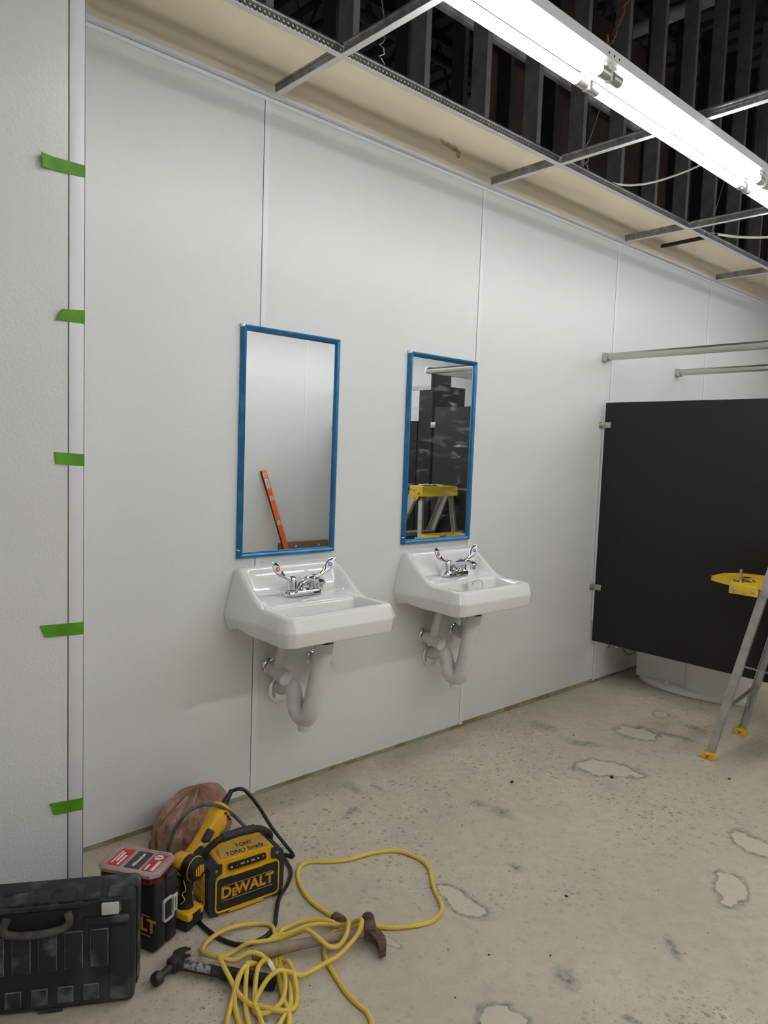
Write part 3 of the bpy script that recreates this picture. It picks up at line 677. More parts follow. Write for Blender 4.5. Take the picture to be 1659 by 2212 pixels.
# ================================================================= DRAIN AND SUPPLY PIPES UNDER THE SINKS
def make_plumbing():
    t = thing('sink_plumbing', '', 'plumbing', group='white-wrapped drain and supply pipes under the sinks')
    # tailpiece: wide foam-wrapped pipe, open at the top
    m = MB(); a, b = Vector((.032, -.222, .640)), Vector((.006, -.192, .395))
    m.loft([[a + Vector((.036*math.cos(q), .036*math.sin(q), 0)) for q in [2*math.pi*k/24 for k in range(24)]],
            [a.lerp(b, .5) + Vector((.0362*math.cos(q), .0362*math.sin(q), 0)) for q in [2*math.pi*k/24 for k in range(24)]],
            [b + Vector((.0365*math.cos(q), .0365*math.sin(q), 0)) for q in [2*math.pi*k/24 for k in range(24)]]], cap0=False, cap1=True)
    m.loft([[a + Vector((.031*math.cos(q), .031*math.sin(q), 0)) for q in [2*math.pi*k/24 for k in range(24)]],
            [a + Vector((.031*math.cos(q), .031*math.sin(q), -.05)) for q in [2*math.pi*k/24 for k in range(24)]]], cap0=False, cap1=True)
    m.band([(a.x + .036*math.cos(2*math.pi*k/24), a.y + .036*math.sin(2*math.pi*k/24)) for k in range(24)], [(a.x + .031*math.cos(2*math.pi*k/24), a.y + .031*math.sin(2*math.pi*k/24)) for k in range(24)], .635, .6405)
    m.build('tail_cover', 'insul', t)
    MB().cyl((.03, -.218, .60), (.032, -.222, .70), .019, n=16).build('tailpiece', 'dark_steel', t)
    # J bend
    pts = smooth_path([(.006, -.192, .405), (.004, -.188, .375), (.000, -.176, .348), (-.006, -.158, .338), (-.012, -.138, .345), (-.017, -.122, .368), (-.019, -.112, .410)], 5)
    jb = MB().tube(pts, [.037 - .004*i/len(pts) for i in range(len(pts))], 20).build('trap_bend', 'insul', t)
    MB().lathe([(.026, 0), (.026, .018), (.023, .030)], 20).build('cleanout_cap', 'insul', jb, loc=(-.005, -.160, .290))
    pts = smooth_path([(-.019, -.112, .400), (-.020, -.108, .426), (-.020, -.090, .444), (-.018, -.055, .440), (-.014, -.010, .422)], 5)
    MB().tube(pts, .0325, 20).build('waste_arm', 'insul', t)
    def esc(x, z, r, name='escutcheon'):
        M_ = Matrix.Translation((x, -.0015, z)) @ Matrix.Rotation(R(90), 4, 'X')
        return MB().lathe([(r*.55, .0), (r, .0), (r*.99, .004), (r*.80, .009), (r*.55, .0105)], 28, M=M_).build(name, 'chrome', t)
    esc(-.014, .412, .056, 'waste_escutcheon')
    for s, x in ((-1, -.070), (1, .140)):
        esc(x, .516, .031)
        MB().cyl((x, -.002, .516), (x, -.05, .512), .010, n=12).build('supply_stub', 'dark_steel', t)
        m = MB().cyl((x + .002, -.018, .514), (x + .004, -.118, .492), .0285, n=22)
        m.build('valve_cover', 'insul', t, angle=30)
        top = (x + (.035 if s < 0 else -.045), -.085, .69)
        MB().tube(smooth_path([(x + .003, -.070, .505), (x + .006, -.072, .555), (x + .016*(-s), -.078, .61), top], 5), .0205, 16).build('supply_cover', 'insul', t)
    return t
pb = make_plumbing(); pb.location = (.141, 0, 0); pb['label'] = 'white-wrapped trap and supply pipes under the sink with the empty basin'
c = copy_tree(pb); c.location = (1.004, 0, 0); c['label'] = 'white-wrapped trap and supply pipes under the sink with the tag in it'

# tag with a wire ring left in the second basin
tg = thing('paper_tag', 'white square tag with a thin wire ring lying in a sink basin', 'tag', (.990, -.258, .684), R(-25))
MB().box(-.026, .026, -.002, .002, 0, .122, bev=.001, M=Matrix.Rotation(R(-14), 4, 'X')).build('tag_card', 'paper_white', tg)
MB().tube([(.022 + .026*math.cos(2*math.pi*k/28), .024, .098 + .026*math.sin(2*math.pi*k/28)) for k in range(29)], .0012, 6).build('wire_ring', 'wire_steel', tg)

# ================================================================= TOILET STALL
def screw(m, x, y, z, ax='x', r=.005):
    d = {'x': (-.003, 0, 0), 'y': (0, -.003, 0)}[ax]
    m.cyl((x, y, z), (x + d[0], y + d[1], z + d[2]), r, r*.7, 10)
pp = thing('stall_partition', 'matte black toilet stall side panel fixed to the white wall', 'partition', (2.37, 0, 0))
MB().box(0, .022, -1.385, -.022, .281, 1.702, bev=.001).build('panel', 'black_hpl', pp)
MB().box(.006, .016, -.0215, -.006, .40, 1.64).build('wall_channel', 'pvc_white', pp)
def u_bracket(parent, x, y, z):
    b = MB().box(x - .028, x + .048, y + .0005, y + .0045, z - .018, z + .018, bev=.0015)
    b.box(x - .0035, x - .0005, y - .055, y + .003, z - .017, z + .017, bev=.001).box(x + .0225, x + .0255, y - .055, y + .003, z - .017, z + .017, bev=.001)
    o = b.build('wall_bracket', 'cast_metal', parent)
    m = MB(); screw(m, x - .016, y, z, 'y'); screw(m, x - .0035, y - .045, z, 'x'); m.build('screw', 'chrome', o)
u_bracket(pp, 0, -.0085, 1.571); u_bracket(pp, 0, -.0085, .607)
def headrail(x, y0, y1, z, label):
    t = thing('head_rail', label, 'rail', (x, 0, z), group='stall head rails')
    MB().profile([(-.016, -.020), (.016, -.020), (.020, -.008), (.020, .008), (.006, .020), (-.006, .020), (-.020, .008), (-.020, -.008)], (0, y0, 0), (0, y1, 0)).build('rail', 'brushed', t)
    b = MB().box(-.026, .026, -.012, -.001, -.026, .024, bev=.002).box(-.024, -.020, -.032, -.006, -.022, .022, bev=.001).box(-.024, .024, -.032, -.006, -.026, -.021)
    o = b.build('wall_socket', 'cast_metal', t)
    m = MB(); screw(m, -.024, -.020, .004, 'x', .004); m.build('screw', 'chrome', o)
headrail(2.360, -.010, -1.46, 1.966, 'brushed metal head rail above the black stall panel')
headrail(3.255, -.010, -1.46, 1.964, 'brushed metal head rail farther along, above the hidden stall')
p2 = thing('stall_partition', 'black panel between the stalls under the farther head rail', 'partition', (3.245, 0, 0))
MB().box(0, .022, -1.385, -.022, .281, 1.690, bev=.001).build('panel', 'black_hpl', p2)
u_bracket(p2, 0, -.0085, 1.571); u_bracket(p2, 0, -.0085, .607)
# stall fronts, seen in the mirror
pl = thing('stall_post', 'tall black post at the free end of the stall panel', 'partition post', (2.47, -1.43, 0))
MB().box(-.092, .098, -.012, .012, .0, 1.945, bev=.001).build('post_panel', 'black_hpl', pl)
MB().box(-.096, .102, -.016, .016, .0, .075, bev=.002).build('shoe', 'brushed', pl)
b = MB().box(-.104, -.096, .0125, .06, 1.555, 1.595, bev=.001).box(-.096, -.06, .0125, .018, 1.555, 1.595, bev=.001)
b.build('post_bracket', 'cast_metal', pl)
dr = thing('stall_door', 'black stall door hanging shut beside the tall post', 'door panel', (2.66, -1.445, 0))
MB().box(-.085, .085, -.012, .012, .30, 1.868, bev=.001).build('door_panel', 'black_hpl', dr)
hr = thing('head_rail', 'brushed metal rail running over the stall doors', 'rail', (0, -1.478, 1.975), group='stall head rails')
MB().profile([(-.018, -.022), (.018, -.022), (.018, .022), (-.018, .022)], (2.36, 0, 0), (5.6, 0, 0)).build('rail', 'brushed', hr)
pB = thing('stall_partition', 'black panel standing out from the wall opposite the sinks', 'partition', (3.5, 0, 0))
MB().box(0, .022, -3.985, -2.70, .30, 1.672, bev=.001).build('panel', 'black_hpl', pB)
u_bracket(pB, 0, -3.992, 1.60); u_bracket(pB, 0, -3.992, .66)
pC = thing('stall_post', 'tall black post at the end of the panel opposite the sinks', 'partition post', (3.5, -2.59, 0))
MB().box(0, .024, -.095, .090, 0, 1.962, bev=.001).build('post_panel', 'black_hpl', pC)
MB().box(-.004, .028, -.099, .094, 0, .075, bev=.002).build('shoe', 'brushed', pC)
hr = thing('head_rail', 'brushed metal rail over the panel opposite the sinks', 'rail', (3.511, 0, 1.984), group='stall head rails')
MB().profile([(-.018, -.020), (.018, -.020), (.018, .020), (-.018, .020)], (0, -3.99, 0), (0, -2.48, 0)).build('rail', 'brushed', hr)

# toilet, its skirted side below the partition
tl = thing('toilet', 'white floor-standing toilet with skirted side behind the black partition', 'toilet', (2.858, 0, 0))
def oval(hw_, y0, y1, z, n=40, flat=.35):
    out = []
    for k in range(n):
        a = 2*math.pi*k/n; x = hw_*math.copysign(abs(math.cos(a))**.75, math.cos(a)); yy = math.sin(a)
        y = (y0 + y1)/2 + (y1 - y0)/2*math.copysign(abs(yy)**(.55 if yy > 0 else .9), yy)
        out.append((x, y, z))
    return out
def ell(hw2, y0, y1, z, n=48): return [(hw2*math.cos(2*math.pi*k/n), (y0 + y1)/2 + (y1 - y0)/2*math.sin(2*math.pi*k/n), z) for k in range(n)]
MB().loft([ell(.198, -.80, -.095, .002), ell(.200, -.802, -.093, .026), ell(.192, -.79, -.102, .036), ell(.13, -.72, -.16, .040)]).build('plinth', 'porcelain', tl, angle=50)
MB().loft([oval(.172, -.775, -.41, .03), oval(.172, -.775, -.41, .20), oval(.180, -.785, -.30, .30), oval(.188, -.79, -.10, .385), oval(.190, -.792, -.10, .40)]).build('bowl', 'porcelain', tl, angle=60)
MB().box(-.128, .128, -.56, -.125, .03, .36, bev=.010).build('skirt', 'porcelain', tl)
MB().ball((-.160, -.345, .044), (.014, .014, .016)).build('bolt_cap', 'porcelain', tl)
MB().loft([oval(.186, -.77, -.17, .402), oval(.188, -.773, -.17, .412), oval(.180, -.765, -.175, .428)]).build('seat_lid', 'porcelain', tl)
MB().box(-.21, .21, -.215, -.018, .40, .76, bev=.02).build('tank', 'porcelain', tl)
MB().box(-.218, .218, -.222, -.012, .76, .79, bev=.01).build('tank_lid', 'porcelain', tl)
sv = thing('toilet_supply', 'chrome supply valve with braided hose under the black partition', 'valve', (2.60, 0, .222))
MB().lathe([(.012, 0), (.030, 0), (.027, .007), (.012, .010)], 20, M=Matrix.Translation((0, -.001, 0)) @ Matrix.Rotation(R(90), 4, 'X')).build('escutcheon', 'chrome', sv)
MB().cyl((0, -.002, 0), (0, -.07, 0), .009, n=12).cyl((0, -.055, -.015), (0, -.055, .045), .012, n=14).ball((0, -.085, 0), (.016, .007, .011)).build('valve_body', 'chrome', sv)
MB().tube(smooth_path([(0, -.055, .04), (.02, -.055, .06), (.055, -.055, .02), (.09, -.056, -.035), (.15, -.058, -.078), (.22, -.060, -.078), (.275, -.062, -.04), (.295, -.064, .06), (.28, -.07, .17)], 7), .0075, 10).build('hose', 'brushed', sv)

# ================================================================= STEP LADDER
LO = Vector((2.13, -1.33, 0))
ld = thing('step_ladder', 'short aluminium step ladder with yellow top and tray beside the partition', 'ladder', LO)
def lp(x, y, z): return Vector((x, y, z)) - LO
RL = (lp(1.872, -.975, .018), lp(2.045, -1.165, 1.085)); RR = (lp(2.318, -.940, .018), lp(2.338, -1.165, 1.085))
FL = (lp(1.905, -1.71, .018), lp(2.030, -1.222, 1.085)); FR = (lp(2.335, -1.71, .018), lp(2.350, -1.222, 1.085))
def channel(w, d, t):  # C section, w across, d deep
    return [(-w/2, -d/2), (w/2, -d/2), (w/2, -d/2 + t), (-w/2 + t, -d/2 + t), (-w/2 + t, d/2 - t), (w/2, d/2 - t), (w/2, d/2), (-w/2, d/2)]
def on_(pair, z):
    a, b = pair; f = (z - a.z)/(b.z - a.z); return a.lerp(b, f)
for pr_, w_, d_, s in ((RL, .019, .036, 1), (RR, .019, .036, -1), (FL, .024, .068, 1), (FR, .024, .068, -1)):
    p = [(x*s, y) for x, y in channel(w_, d_, .003)]
    o = MB().profile(p if s > 0 else list(reversed(p)), pr_[0], pr_[1], up=(0, 1, 0)).build('rail', 'alu', ld)
    ft = MB().box(-.020, .020, -d_/2 - .010, d_/2 + .010, -.018, .014, bev=.003).build('foot', 'foot_yellow', o, loc=pr_[0])
    MB().cyl((-.0205, 0, -.002), (-.0225, 0, -.002), .005, n=8).build('rivet', 'rust_iron', ft)
for z in (.27, .54, .81):
    a, b = on_(FL, z), on_(FR, z)
    m = MB().box(a.x, b.x, a.y - .040, a.y + .040, z - .004, z, bev=.001)
    m.box(a.x, b.x, a.y - .040, a.y - .036, z - .025, z).box(a.x, b.x, a.y + .036, a.y + .040, z - .025, z)
    for i in range(6): m.box(a.x, b.x, a.y - .033 + i*.012, a.y - .030 + i*.012, z, z + .0015)
    m.build('step', 'alu', ld)
def flat(a, b, w_=.022, name='brace'):
    MB().beam(a, b, .003, w_, up=(0, 1, 0)).build(name, 'alu', ld)
for z, dz in ((.235, .03),):
    flat(on_(RL, z) + Vector((-.011, 0, 0)), on_(RR, z + dz) + Vector((.011, 0, 0)))
flat(on_(RL, .225) + Vector((.01, .004, 0)), on_(RL, .08) + Vector((.0, .004, 0)) + Vector((-.003, 0, 0)), .012)
flat(on_(RL, .14) + Vector((.0, .008, 0)), on_(RL, .24) + Vector((.075, .008, 0)), .010)
flat(on_(RR, .13) + Vector((.0, .008, 0)), on_(RR, .26) + Vector((-.06, .008, 0)), .010)
for pa, pb2 in ((RL, FL), (RR, FR)):
    flat(on_(pa, .45), on_(pb2, .43), .020, 'spreader')
# top cap
cap = MB().loft([[(x, y, 1.075) for x, y in ((2.015 - LO.x, -1.258 - LO.y), (2.372 - LO.x, -1.258 - LO.y), (2.372 - LO.x, -1.125 - LO.y), (2.015 - LO.x, -1.125 - LO.y))],
                 [(x, y, 1.141) for x, y in ((2.021 - LO.x, -1.252 - LO.y), (2.366 - LO.x, -1.252 - LO.y), (2.366 - LO.x, -1.132 - LO.y), (2.021 - LO.x, -1.132 - LO.y))],
                 [(x, y, 1.144) for x, y in ((2.026 - LO.x, -1.246 - LO.y), (2.361 - LO.x, -1.246 - LO.y), (2.361 - LO.x, -1.138 - LO.y), (2.026 - LO.x, -1.138 - LO.y))]]).build('top_cap', 'ladder_yellow', ld)
for s, x in ((-1, 2.012), (1, 2.375)):
    lug = MB().cyl((x - LO.x - .004*s, -1.190 - LO.y, 1.075), (x - LO.x + .002*s, -1.190 - LO.y, 1.075), .030, n=18).build('hinge_lug', 'ladder_yellow', cap)
    for yy, zz in ((-1.235, 1.115), (-1.200, 1.112), (-1.155, 1.095), (-1.190, 1.060)): MB().cyl((x - LO.x - .001*s, yy - LO.y, zz), (x - LO.x + .004*s, yy - LO.y, zz), .005, n=8).build('rivet', 'rust_iron', cap)
# fold-out tray, towards the wall
tr_poly = [(1.985, -1.105), (1.977, -.985), (1.990, -.935), (2.045, -.848), (2.072, -.837), (2.230, -.835), (2.300, -.880), (2.330, -.960), (2.330, -1.105)]
tp_ = [(x - LO.x, y - LO.y) for x, y in tr_poly]
tin = [((x - 2.14)*.90 + 2.14 - LO.x, (y + .970)*.88 - .970 - LO.y) for x, y in tr_poly]
tray = MB().prism(tp_, .805, .814).band(tp_, tin, .814, .824).build('tray', 'ladder_yellow', ld)
MB().box(1.968 - LO.x, 1.978 - LO.x, -1.095 - LO.y, -.965 - LO.y, .770, .819, bev=.004).build('tray_flange', 'ladder_yellow', tray)
MB().box(2.328 - LO.x, 2.338 - LO.x, -1.095 - LO.y, -.965 - LO.y, .770, .819, bev=.004).build('tray_flange', 'ladder_yellow', tray)
for yy in (-1.075, -.990): MB().ball((1.966 - LO.x, yy - LO.y, .791), (.004, .007, .007), u=10, v=6).build('rivet', 'brushed', tray)
for xx in (1.985, 2.326): MB().box(xx - .003 - LO.x, xx + .003 - LO.x, -1.15 - LO.y, -1.04 - LO.y, .772, .800).build('tray_arm', 'alu', ld)
# things on the ladder
sb = thing('threaded_bolt', 'thin steel bolt standing upright on the yellow ladder tray', 'bolt', (2.135, -.950, .815))
MB().cyl((0, 0, 0), (0, 0, .052), .006, n=10).build('shank', 'brushed', sb)
MB().cyl((0, 0, 0), (0, 0, .006), .011, n=6).build('head', 'brushed', sb)
def loose_screw(x, y, z, a, i):
    t = MB().cyl((-.014, 0, .003), (.010, 0, .003), .0018, n=6).cyl((.010, 0, .003), (.014, 0, .003), .002, .0045, n=8).build('loose_screw', 'dark_iron', loc=(x, y, z), rot=(0, 0, a))
    tag(t, 'small dark loose screw lying in the yellow ladder tray', 'screw', 'loose screws in the ladder tray')
for i in range(12):
    loose_screw(2.06 + random.uniform(0, .17), -1.03 + random.uniform(0, .10), .8145, random.uniform(0, 6.2), i)
pn = 0
for cx, cy, w_, h_, a, lab in ((2.19, -1.19, .15, .085, .1, 'crumpled white paper sheet on the yellow ladder top'), (2.10, -1.185, .09, .07, -.3, 'small folded pale paper at the edge of the ladder top')):
    m = MB(); n = 6; vv = {}
    for i in range(n+1):
        for j in range(n+1):
            vv[i, j] = (-w_/2 + w_*i/n, -h_/2 + h_*j/n, .002 + .014*abs(noise.noise(Vector((i*.7 + pn*9, j*.7, 1.3)))))
    top = {k: m.bm.verts.new(p) for k, p in vv.items()}; bot = {k: m.bm.verts.new((p[0], p[1], p[2] - .0012)) for k, p in vv.items()}
    for i in range(n):
        for j in range(n):
            m.bm.faces.new((top[i, j], top[i+1, j], top[i+1, j+1], top[i, j+1])); m.bm.faces.new((bot[i, j+1], bot[i+1, j+1], bot[i+1, j], bot[i, j]))
    tag(m.build('paper_sheet', 'paper_white', loc=(cx, cy, 1.1445 + pn*.004), rot=(0, 0, a)), lab, 'paper'); pn += 1

# ================================================================= LEVEL AND BOARD BY THE OPPOSITE WALL
lv = thing('spirit_level', 'long orange spirit level leaning on the white wall opposite the sinks', 'level', (2.89, -3.79, 0))
p0, p1 = Vector((0, 0, .03)), Vector((-.290, -.190, 1.135))
M_ = frame(p0, p1, (0, 1, 0)); ll = (p1 - p0).length
MB().box(-.030, .030, -.011, .011, 0, ll, bev=.002, M=M_).build('body', 'level_orange', lv)
MB().box(-.031, -.027, -.012, .012, 0, ll, M=M_).build('edge', 'edge_black', lv)
for f, w_ in ((.10, .04), (.52, .05), (.745, .05), (.88, .10), (.955, .04)):
    o = MB().box(-.020, .020, -.0125, .0125, f*ll - w_/2, f*ll + w_/2, bev=.003, M=M_).build('vial_window', 'label_pale', lv)
    MB().cyl((0, .0128, f*ll - w_*.3), (0, .0128, f*ll + w_*.3), .006, n=10).build('vial', 'vial_yellow', o)
    o.children[0].matrix_local = M_
bd = thing('cardboard_carton', 'flat brown carton standing on edge against the opposite white wall', 'carton', (3.17, -3.955, 0))
MB().box(-.32, .26, -.035, .035, 0, .385, bev=.003).build('carton_body', 'board_brown', bd)
MB().box(-.36, -.32, -.035, .10, 0, .38, bev=.003).build('carton_flap', 'board_brown', bd)
m = MB()
for xx in (-.18, .12): m.cyl((xx, .0355, .345), (xx, .037, .345), .010, n=10)
m.build('tape_dot', 'paper_white', bd)

# ================================================================= GREEN TAPE ON THE CORNER STRIP
TAPES = [(2.1065, 2.1063, 2.0745, 2.071, -.872, -.867, .012, 'topmost strip of green tape on the corner trim, its end peeling off the wall'),
         (1.718, 1.7235, 1.687, 1.688, -.818, -.832, .008, 'short green tape strip with a curled end, second from the top of the corner trim'),
         (1.335, 1.331, 1.298, 1.303, -.8355, -.832, .0, 'flat green tape strip at mid height of the corner trim'),
         (.861, .857, .822, .827, -.873, -.860, .0, 'long creased green tape strip just below the middle of the corner trim'),
         (.350, .341, .305, .314, -.849, -.836, .0, 'lowest green tape strip on the corner trim, above the tool case')]
for zlt, zrt, zrb, zlb, xlt, xlb, peel, lab in TAPES:
    m = MB(); n = 12; A = []; B = []
    for i in range(n + 1):
        f = i/n; pe = -peel*max(0, (1 - f/.35))**2; cr = -.0012*math.exp(-((f - .55)/.12)**2)*0
        jag = (.002*math.sin(37*zlt*7) if i == 0 else 0)
        xt = xlt + (-.7552 - xlt)*f; xb = xlb + (-.7552 - xlb)*f
        for L_, off in ((A, -.3016), (B, -.3024)):
            row = []
            for q in range(4):
                g = q/3; z = (zlt + (zrt - zlt)*f)*(1 - g) + (zlb + (zrb - zlb)*f)*g
                wr_ = -.0010*math.exp(-((g - .45)/.13)**2)*sm(.3, .5, f)*(1 - sm(.85, .95, f))
                row.append(m.bm.verts.new((xt + (xb - xt)*g + jag*(q % 2), off + pe + wr_ + (.0024 if f < .35 and peel == 0 and off > -.302 else 0), z)))
            L_.append(row)
    for L_ in (A, B):
        for i in range(n):
            for q in range(3): m.bm.faces.new((L_[i][q], L_[i+1][q], L_[i+1][q+1], L_[i][q+1]))
    for i in range(n):
        m.bm.faces.new((A[i][0], A[i+1][0], B[i+1][0], B[i][0])); m.bm.faces.new((A[i][3], A[i+1][3], B[i+1][3], B[i][3]))
    for q in range(3):
        m.bm.faces.new((A[0][q], A[0][q+1], B[0][q+1], B[0][q])); m.bm.faces.new((A[n][q], A[n][q+1], B[n][q+1], B[n][q]))
    tag(m.build('tape_strip', 'tape_green'), lab, 'tape', 'green tape strips on the corner trim')

# ================================================================= TOOLS ON THE FLOOR
# --- big dusty tool case, broad side towards the room
ca = thing('tool_case', 'large dusty black ribbed plastic tool case standing upright by the left wall', 'tool case', (-.971, -.573, 0), R(-29.75))
# local x along the face, front at y=-.06; face right end near x=+.245
H = .300; F = -.060
ca.scale = (1, 1, .915)
body = MB().box(-.25, .238, F, -.008, .006, H, bev=.012, seg=3).build('front_shell', 'case_black', ca)
MB().box(-.25, .243, -.006, .055, .004, H - .002, bev=.014, seg=3).build('back_shell', 'case_dust', ca)
MB().box(-.245, .240, -.0085, -.0055, .014, H - .008).build('seam', 'edge_black', ca)
# raised rib panels
for i in range(7):
    x = .158 - i*.058
    MB().box(x - .019, x + .019, F - .006, F + .004, .115 + .004, .218, bev=.0025).build('rib_panel', 'case_dust', body)
    MB().box(x - .0205, x + .0205, F - .0035, F + .004, .1175, .2195, bev=.001).build('rib_edge', 'dust_edge', body)
    if i < 6:
        MB().box(x - .034, x - .002, F - .006, F + .004, .028, .068, bev=.0025).build('rib_block', 'case_dust', body)
        MB().box(x - .0355, x - .0005, F - .0035, F + .004, .0265, .0695, bev=.001).build('rib_edge', 'dust_edge', body)
MB().box(.182, .226, F - .005, F + .004, .02, .225, bev=.006).build('edge_rib', 'case_dust', body)
MB().box(.120, .226, F - .006, F + .004, .234, .254, bev=.004).build('band_rib', 'case_dust', body)
MB().box(-.25, .135, F - .006, F + .004, .284, .298, bev=.004).build('band_rib', 'case_dust', body)
for i in range(8):
    x = -.21 + i*.055
    MB().box(x, x + .036, F + .002, -.010, H - .004, H + .004, bev=.003).build('top_rib', 'case_dust', body)
MB().box(-.065, .112, F - .0025, F + .004, .222, .282, bev=.003).build('handle_recess', 'dark_hole', body)
hpts = smooth_path([(-.045, F - .006, .274), (-.052, F - .012, .252), (-.038, F - .016, .236), (.02, F - .018, .232), (.077, F - .016, .240), (.092, F - .012, .258), (.086, F - .006, .278)], 6)
MB().tube(hpts, .0095, 12).build('handle', 'case_handle', ca)
lt_ = MB().box(.163, .203, F - .009, F + .002, .260, .293, bev=.003).build('latch', 'label_pale', ca)
MB().box(.158, .208, F - .005, F + .002, .264, .301, bev=.003).build('latch_frame', 'case_dust', lt_)
MB().box(.02, .075, F - .002, F + .04, -.000, .012, bev=.003).build('foot', 'case_black', ca)
MB().box(-.22, -.16, F - .002, F + .04, -.000, .012, bev=.003).build('foot', 'case_black', ca)

# --- smaller black case with yellow lettering
cbx = thing('drill_case', 'smaller black plastic drill case with worn yellow lettering, under the red organizer', 'tool case', (-.683, -.62, 0), R(21.96))
# local: corner at origin, short side along +x (.092), long side along +y (.30)
MB().box(0, .0455, 0, .20, .004, .2035, bev=.012, seg=3).build('shell', 'blackplastic', cbx)
MB().box(.0475, .092, 0, .20, .004, .203, bev=.012, seg=3).build('shell', 'blackplastic', cbx)
MB().box(.010, .080, .006, .192, .01, .197).build('seam', 'edge_black', cbx)
for i in range(2):
    MB().box(-.003, .004, .05 + i*.075, .10 + i*.075, .030, .060, bev=.003).build('rib_panel', 'blackplastic', cbx)
m = MB().box(.034, .060, -.006, .004, .085, .135, bev=.003)
lt_ = m.build('latch', 'blackplastic', cbx)
MB().band([(x + .047, y + .110) for x, y in rrect(.040, .062, .008)], [(x + .047, y + .110) for x, y in rrect(.035, .057, .006)], .0, .008, M=Matrix.Rotation(R(90), 4, 'X')).build('latch_ring', 'label_pale', lt_)
MB().box(.052, .084, -.0035, .002, .088, .136, bev=.001).build('sticker', 'label_pale', cbx)
m = MB()
for i in range(4): m.box(.057 + i*.006, .0595 + i*.006, -.0042, -.003, .096, .128)
m.build('sticker_print', 'ink_black', cbx)
me = text_mesh('DEWALT', .050, .0012, .0006, 0, 1.0)
MB().add_mesh(me, Matrix.Translation((-.0006, .098, .078)) @ Matrix.Rotation(R(-90), 4, 'Z') @ Matrix.Rotation(R(90), 4, 'X')).build('lettering', 'dw_print', cbx)
MB().box(-.0012, .0008, .016, .18, .050, .052).box(-.0012, .0008, .016, .18, .104, .106).build('lettering_rule', 'dw_print', cbx)

# --- red organizer lying on the case
og = thing('parts_organizer', 'flat red parts organizer with a cloudy clear lid lying on the drill case', 'organizer', (-.697, -.540, .2035), R(-55))
W_, D_ = .176, .116
def oct_(w_, d_, c_): return [(-w_/2 + c_, -d_/2), (w_/2 - c_, -d_/2), (w_/2, -d_/2 + c_), (w_/2, d_/2 - c_), (w_/2 - c_, d_/2), (-w_/2 + c_, d_/2), (-w_/2, d_/2 - c_), (-w_/2, -d_/2 + c_)]
tray_ = MB().loft([[(x, y, .0) for x, y in oct_(W_ - .024, D_ - .024, .014)], [(x, y, .006) for x, y in oct_(W_ - .012, D_ - .012, .016)], [(x, y, .026) for x, y in oct_(W_, D_, .018)]]).build('tray', 'org_red', og)
for i in range(9):
    x = -.068 + i*.017
    MB().box(x - .0045, x + .0045, -D_/2 - .001, -D_/2 + .004, .010, .024, bev=.001).build('tray_rib', 'org_red', tray_)
lid = MB().loft([[(x, y, .026) for x, y in oct_(W_ + .003, D_ + .003, .018)], [(x, y, .034) for x, y in oct_(W_ + .002, D_ + .002, .018)], [(x, y, .037) for x, y in oct_(W_ - .006, D_ - .006, .017)], [(x, y, .0372) for x, y in oct_(W_ - .018, D_ - .018, .014)], [(x, y, .0352) for x, y in oct_(W_ - .022, D_ - .022, .013)]]).build('lid', 'org_clear', og)
MB().box(-.068, -.030, -.040, .042, .0350, .0358).build('label_patch', 'label_red', lid)
MB().box(.034, .070, -.040, .042, .0350, .0358).build('label_patch', 'label_red', lid)
MB().box(-.018, .026, -.040, .042, .0350, .0356).build('label_patch', 'label_dark', lid)
RZ = Matrix.Rotation(R(90), 4, 'Z')
MB().add_mesh(text_mesh('Milwaukee', .0145, .0004, .0003, .3), Matrix.Translation((.004, 0, .0362)) @ RZ).build('lettering', 'paper_white', lid)
MB().box(-.062, -.058, -.030, .030, .0358, .0362).box(-.054, -.048, -.020, .024, .0358, .0362).box(-.043, -.037, -.034, .012, .0358, .0362).build('label_print', 'paper_white', lid)
MB().lathe([(0, 0), (.013, 0), (.013, .0006), (0, .0006)], 6, M=Matrix.Translation((.050, .026, .0358))).build('label_badge', 'paper_white', lid)
MB().add_mesh(text_mesh('2', .018, .0004, .0003), Matrix.Translation((.050, .026, .0366)) @ RZ).build('lettering', 'ink_black', lid)
MB().box(.058, .067, -.038, .010, .0358, .0363).box(.040, .046, -.036, -.010, .0358, .0362).build('label_print', 'paper_white', lid)

# --- cordless impact driver standing on its battery
dv = thing('impact_driver', 'yellow and black cordless impact driver standing on its battery behind the drill case', 'power tool', (-.555, -.535, 0), R(-70))
# local: nose towards -x, rear cap towards +x
MB().box(-.055, .045, -.036, .036, .0, .030, bev=.008).build('battery', 'blackplastic', dv)
bt = MB().box(-.050, .048, -.034, .034, .028, .052, bev=.008).build('battery_cover', 'dw_yellow', dv)
MB().box(.047, .0495, -.016, .016, .030, .048, bev=.001).build('battery_latch', 'ink_black', bt)
rings = []
for z, cx, a, b in ((.050, -.002, .034, .026), (.064, .000, .026, .021), (.085, .004, .020, .017), (.110, .007, .021, .018), (.128, .006, .024, .020), (.146, .004, .030, .024)):
    rings.append([(cx + a*math.cos(2*math.pi*k/18), b*math.sin(2*math.pi*k/18), z) for k in range(18)])
hdl = MB().loft(rings).build('grip', 'blackplastic', dv)
for s in (-1, 1):
    MB().tube(smooth_path([(.016, s*.0205, .140), (.022, s*.0175, .112), (.010, s*.0190, .096), (.018, s*.0165, .080), (.006, s*.0215, .066)], 5), .0016, 6).build('grip_line', 'dw_yellow', hdl)
MB().box(-.030, -.014, -.008, .008, .105, .135, bev=.004).build('trigger', 'dw_yellow', dv)
def xl(prof): return Matrix.Translation((0, 0, .172)) @ Matrix.Rotation(R(90), 4, 'Y')
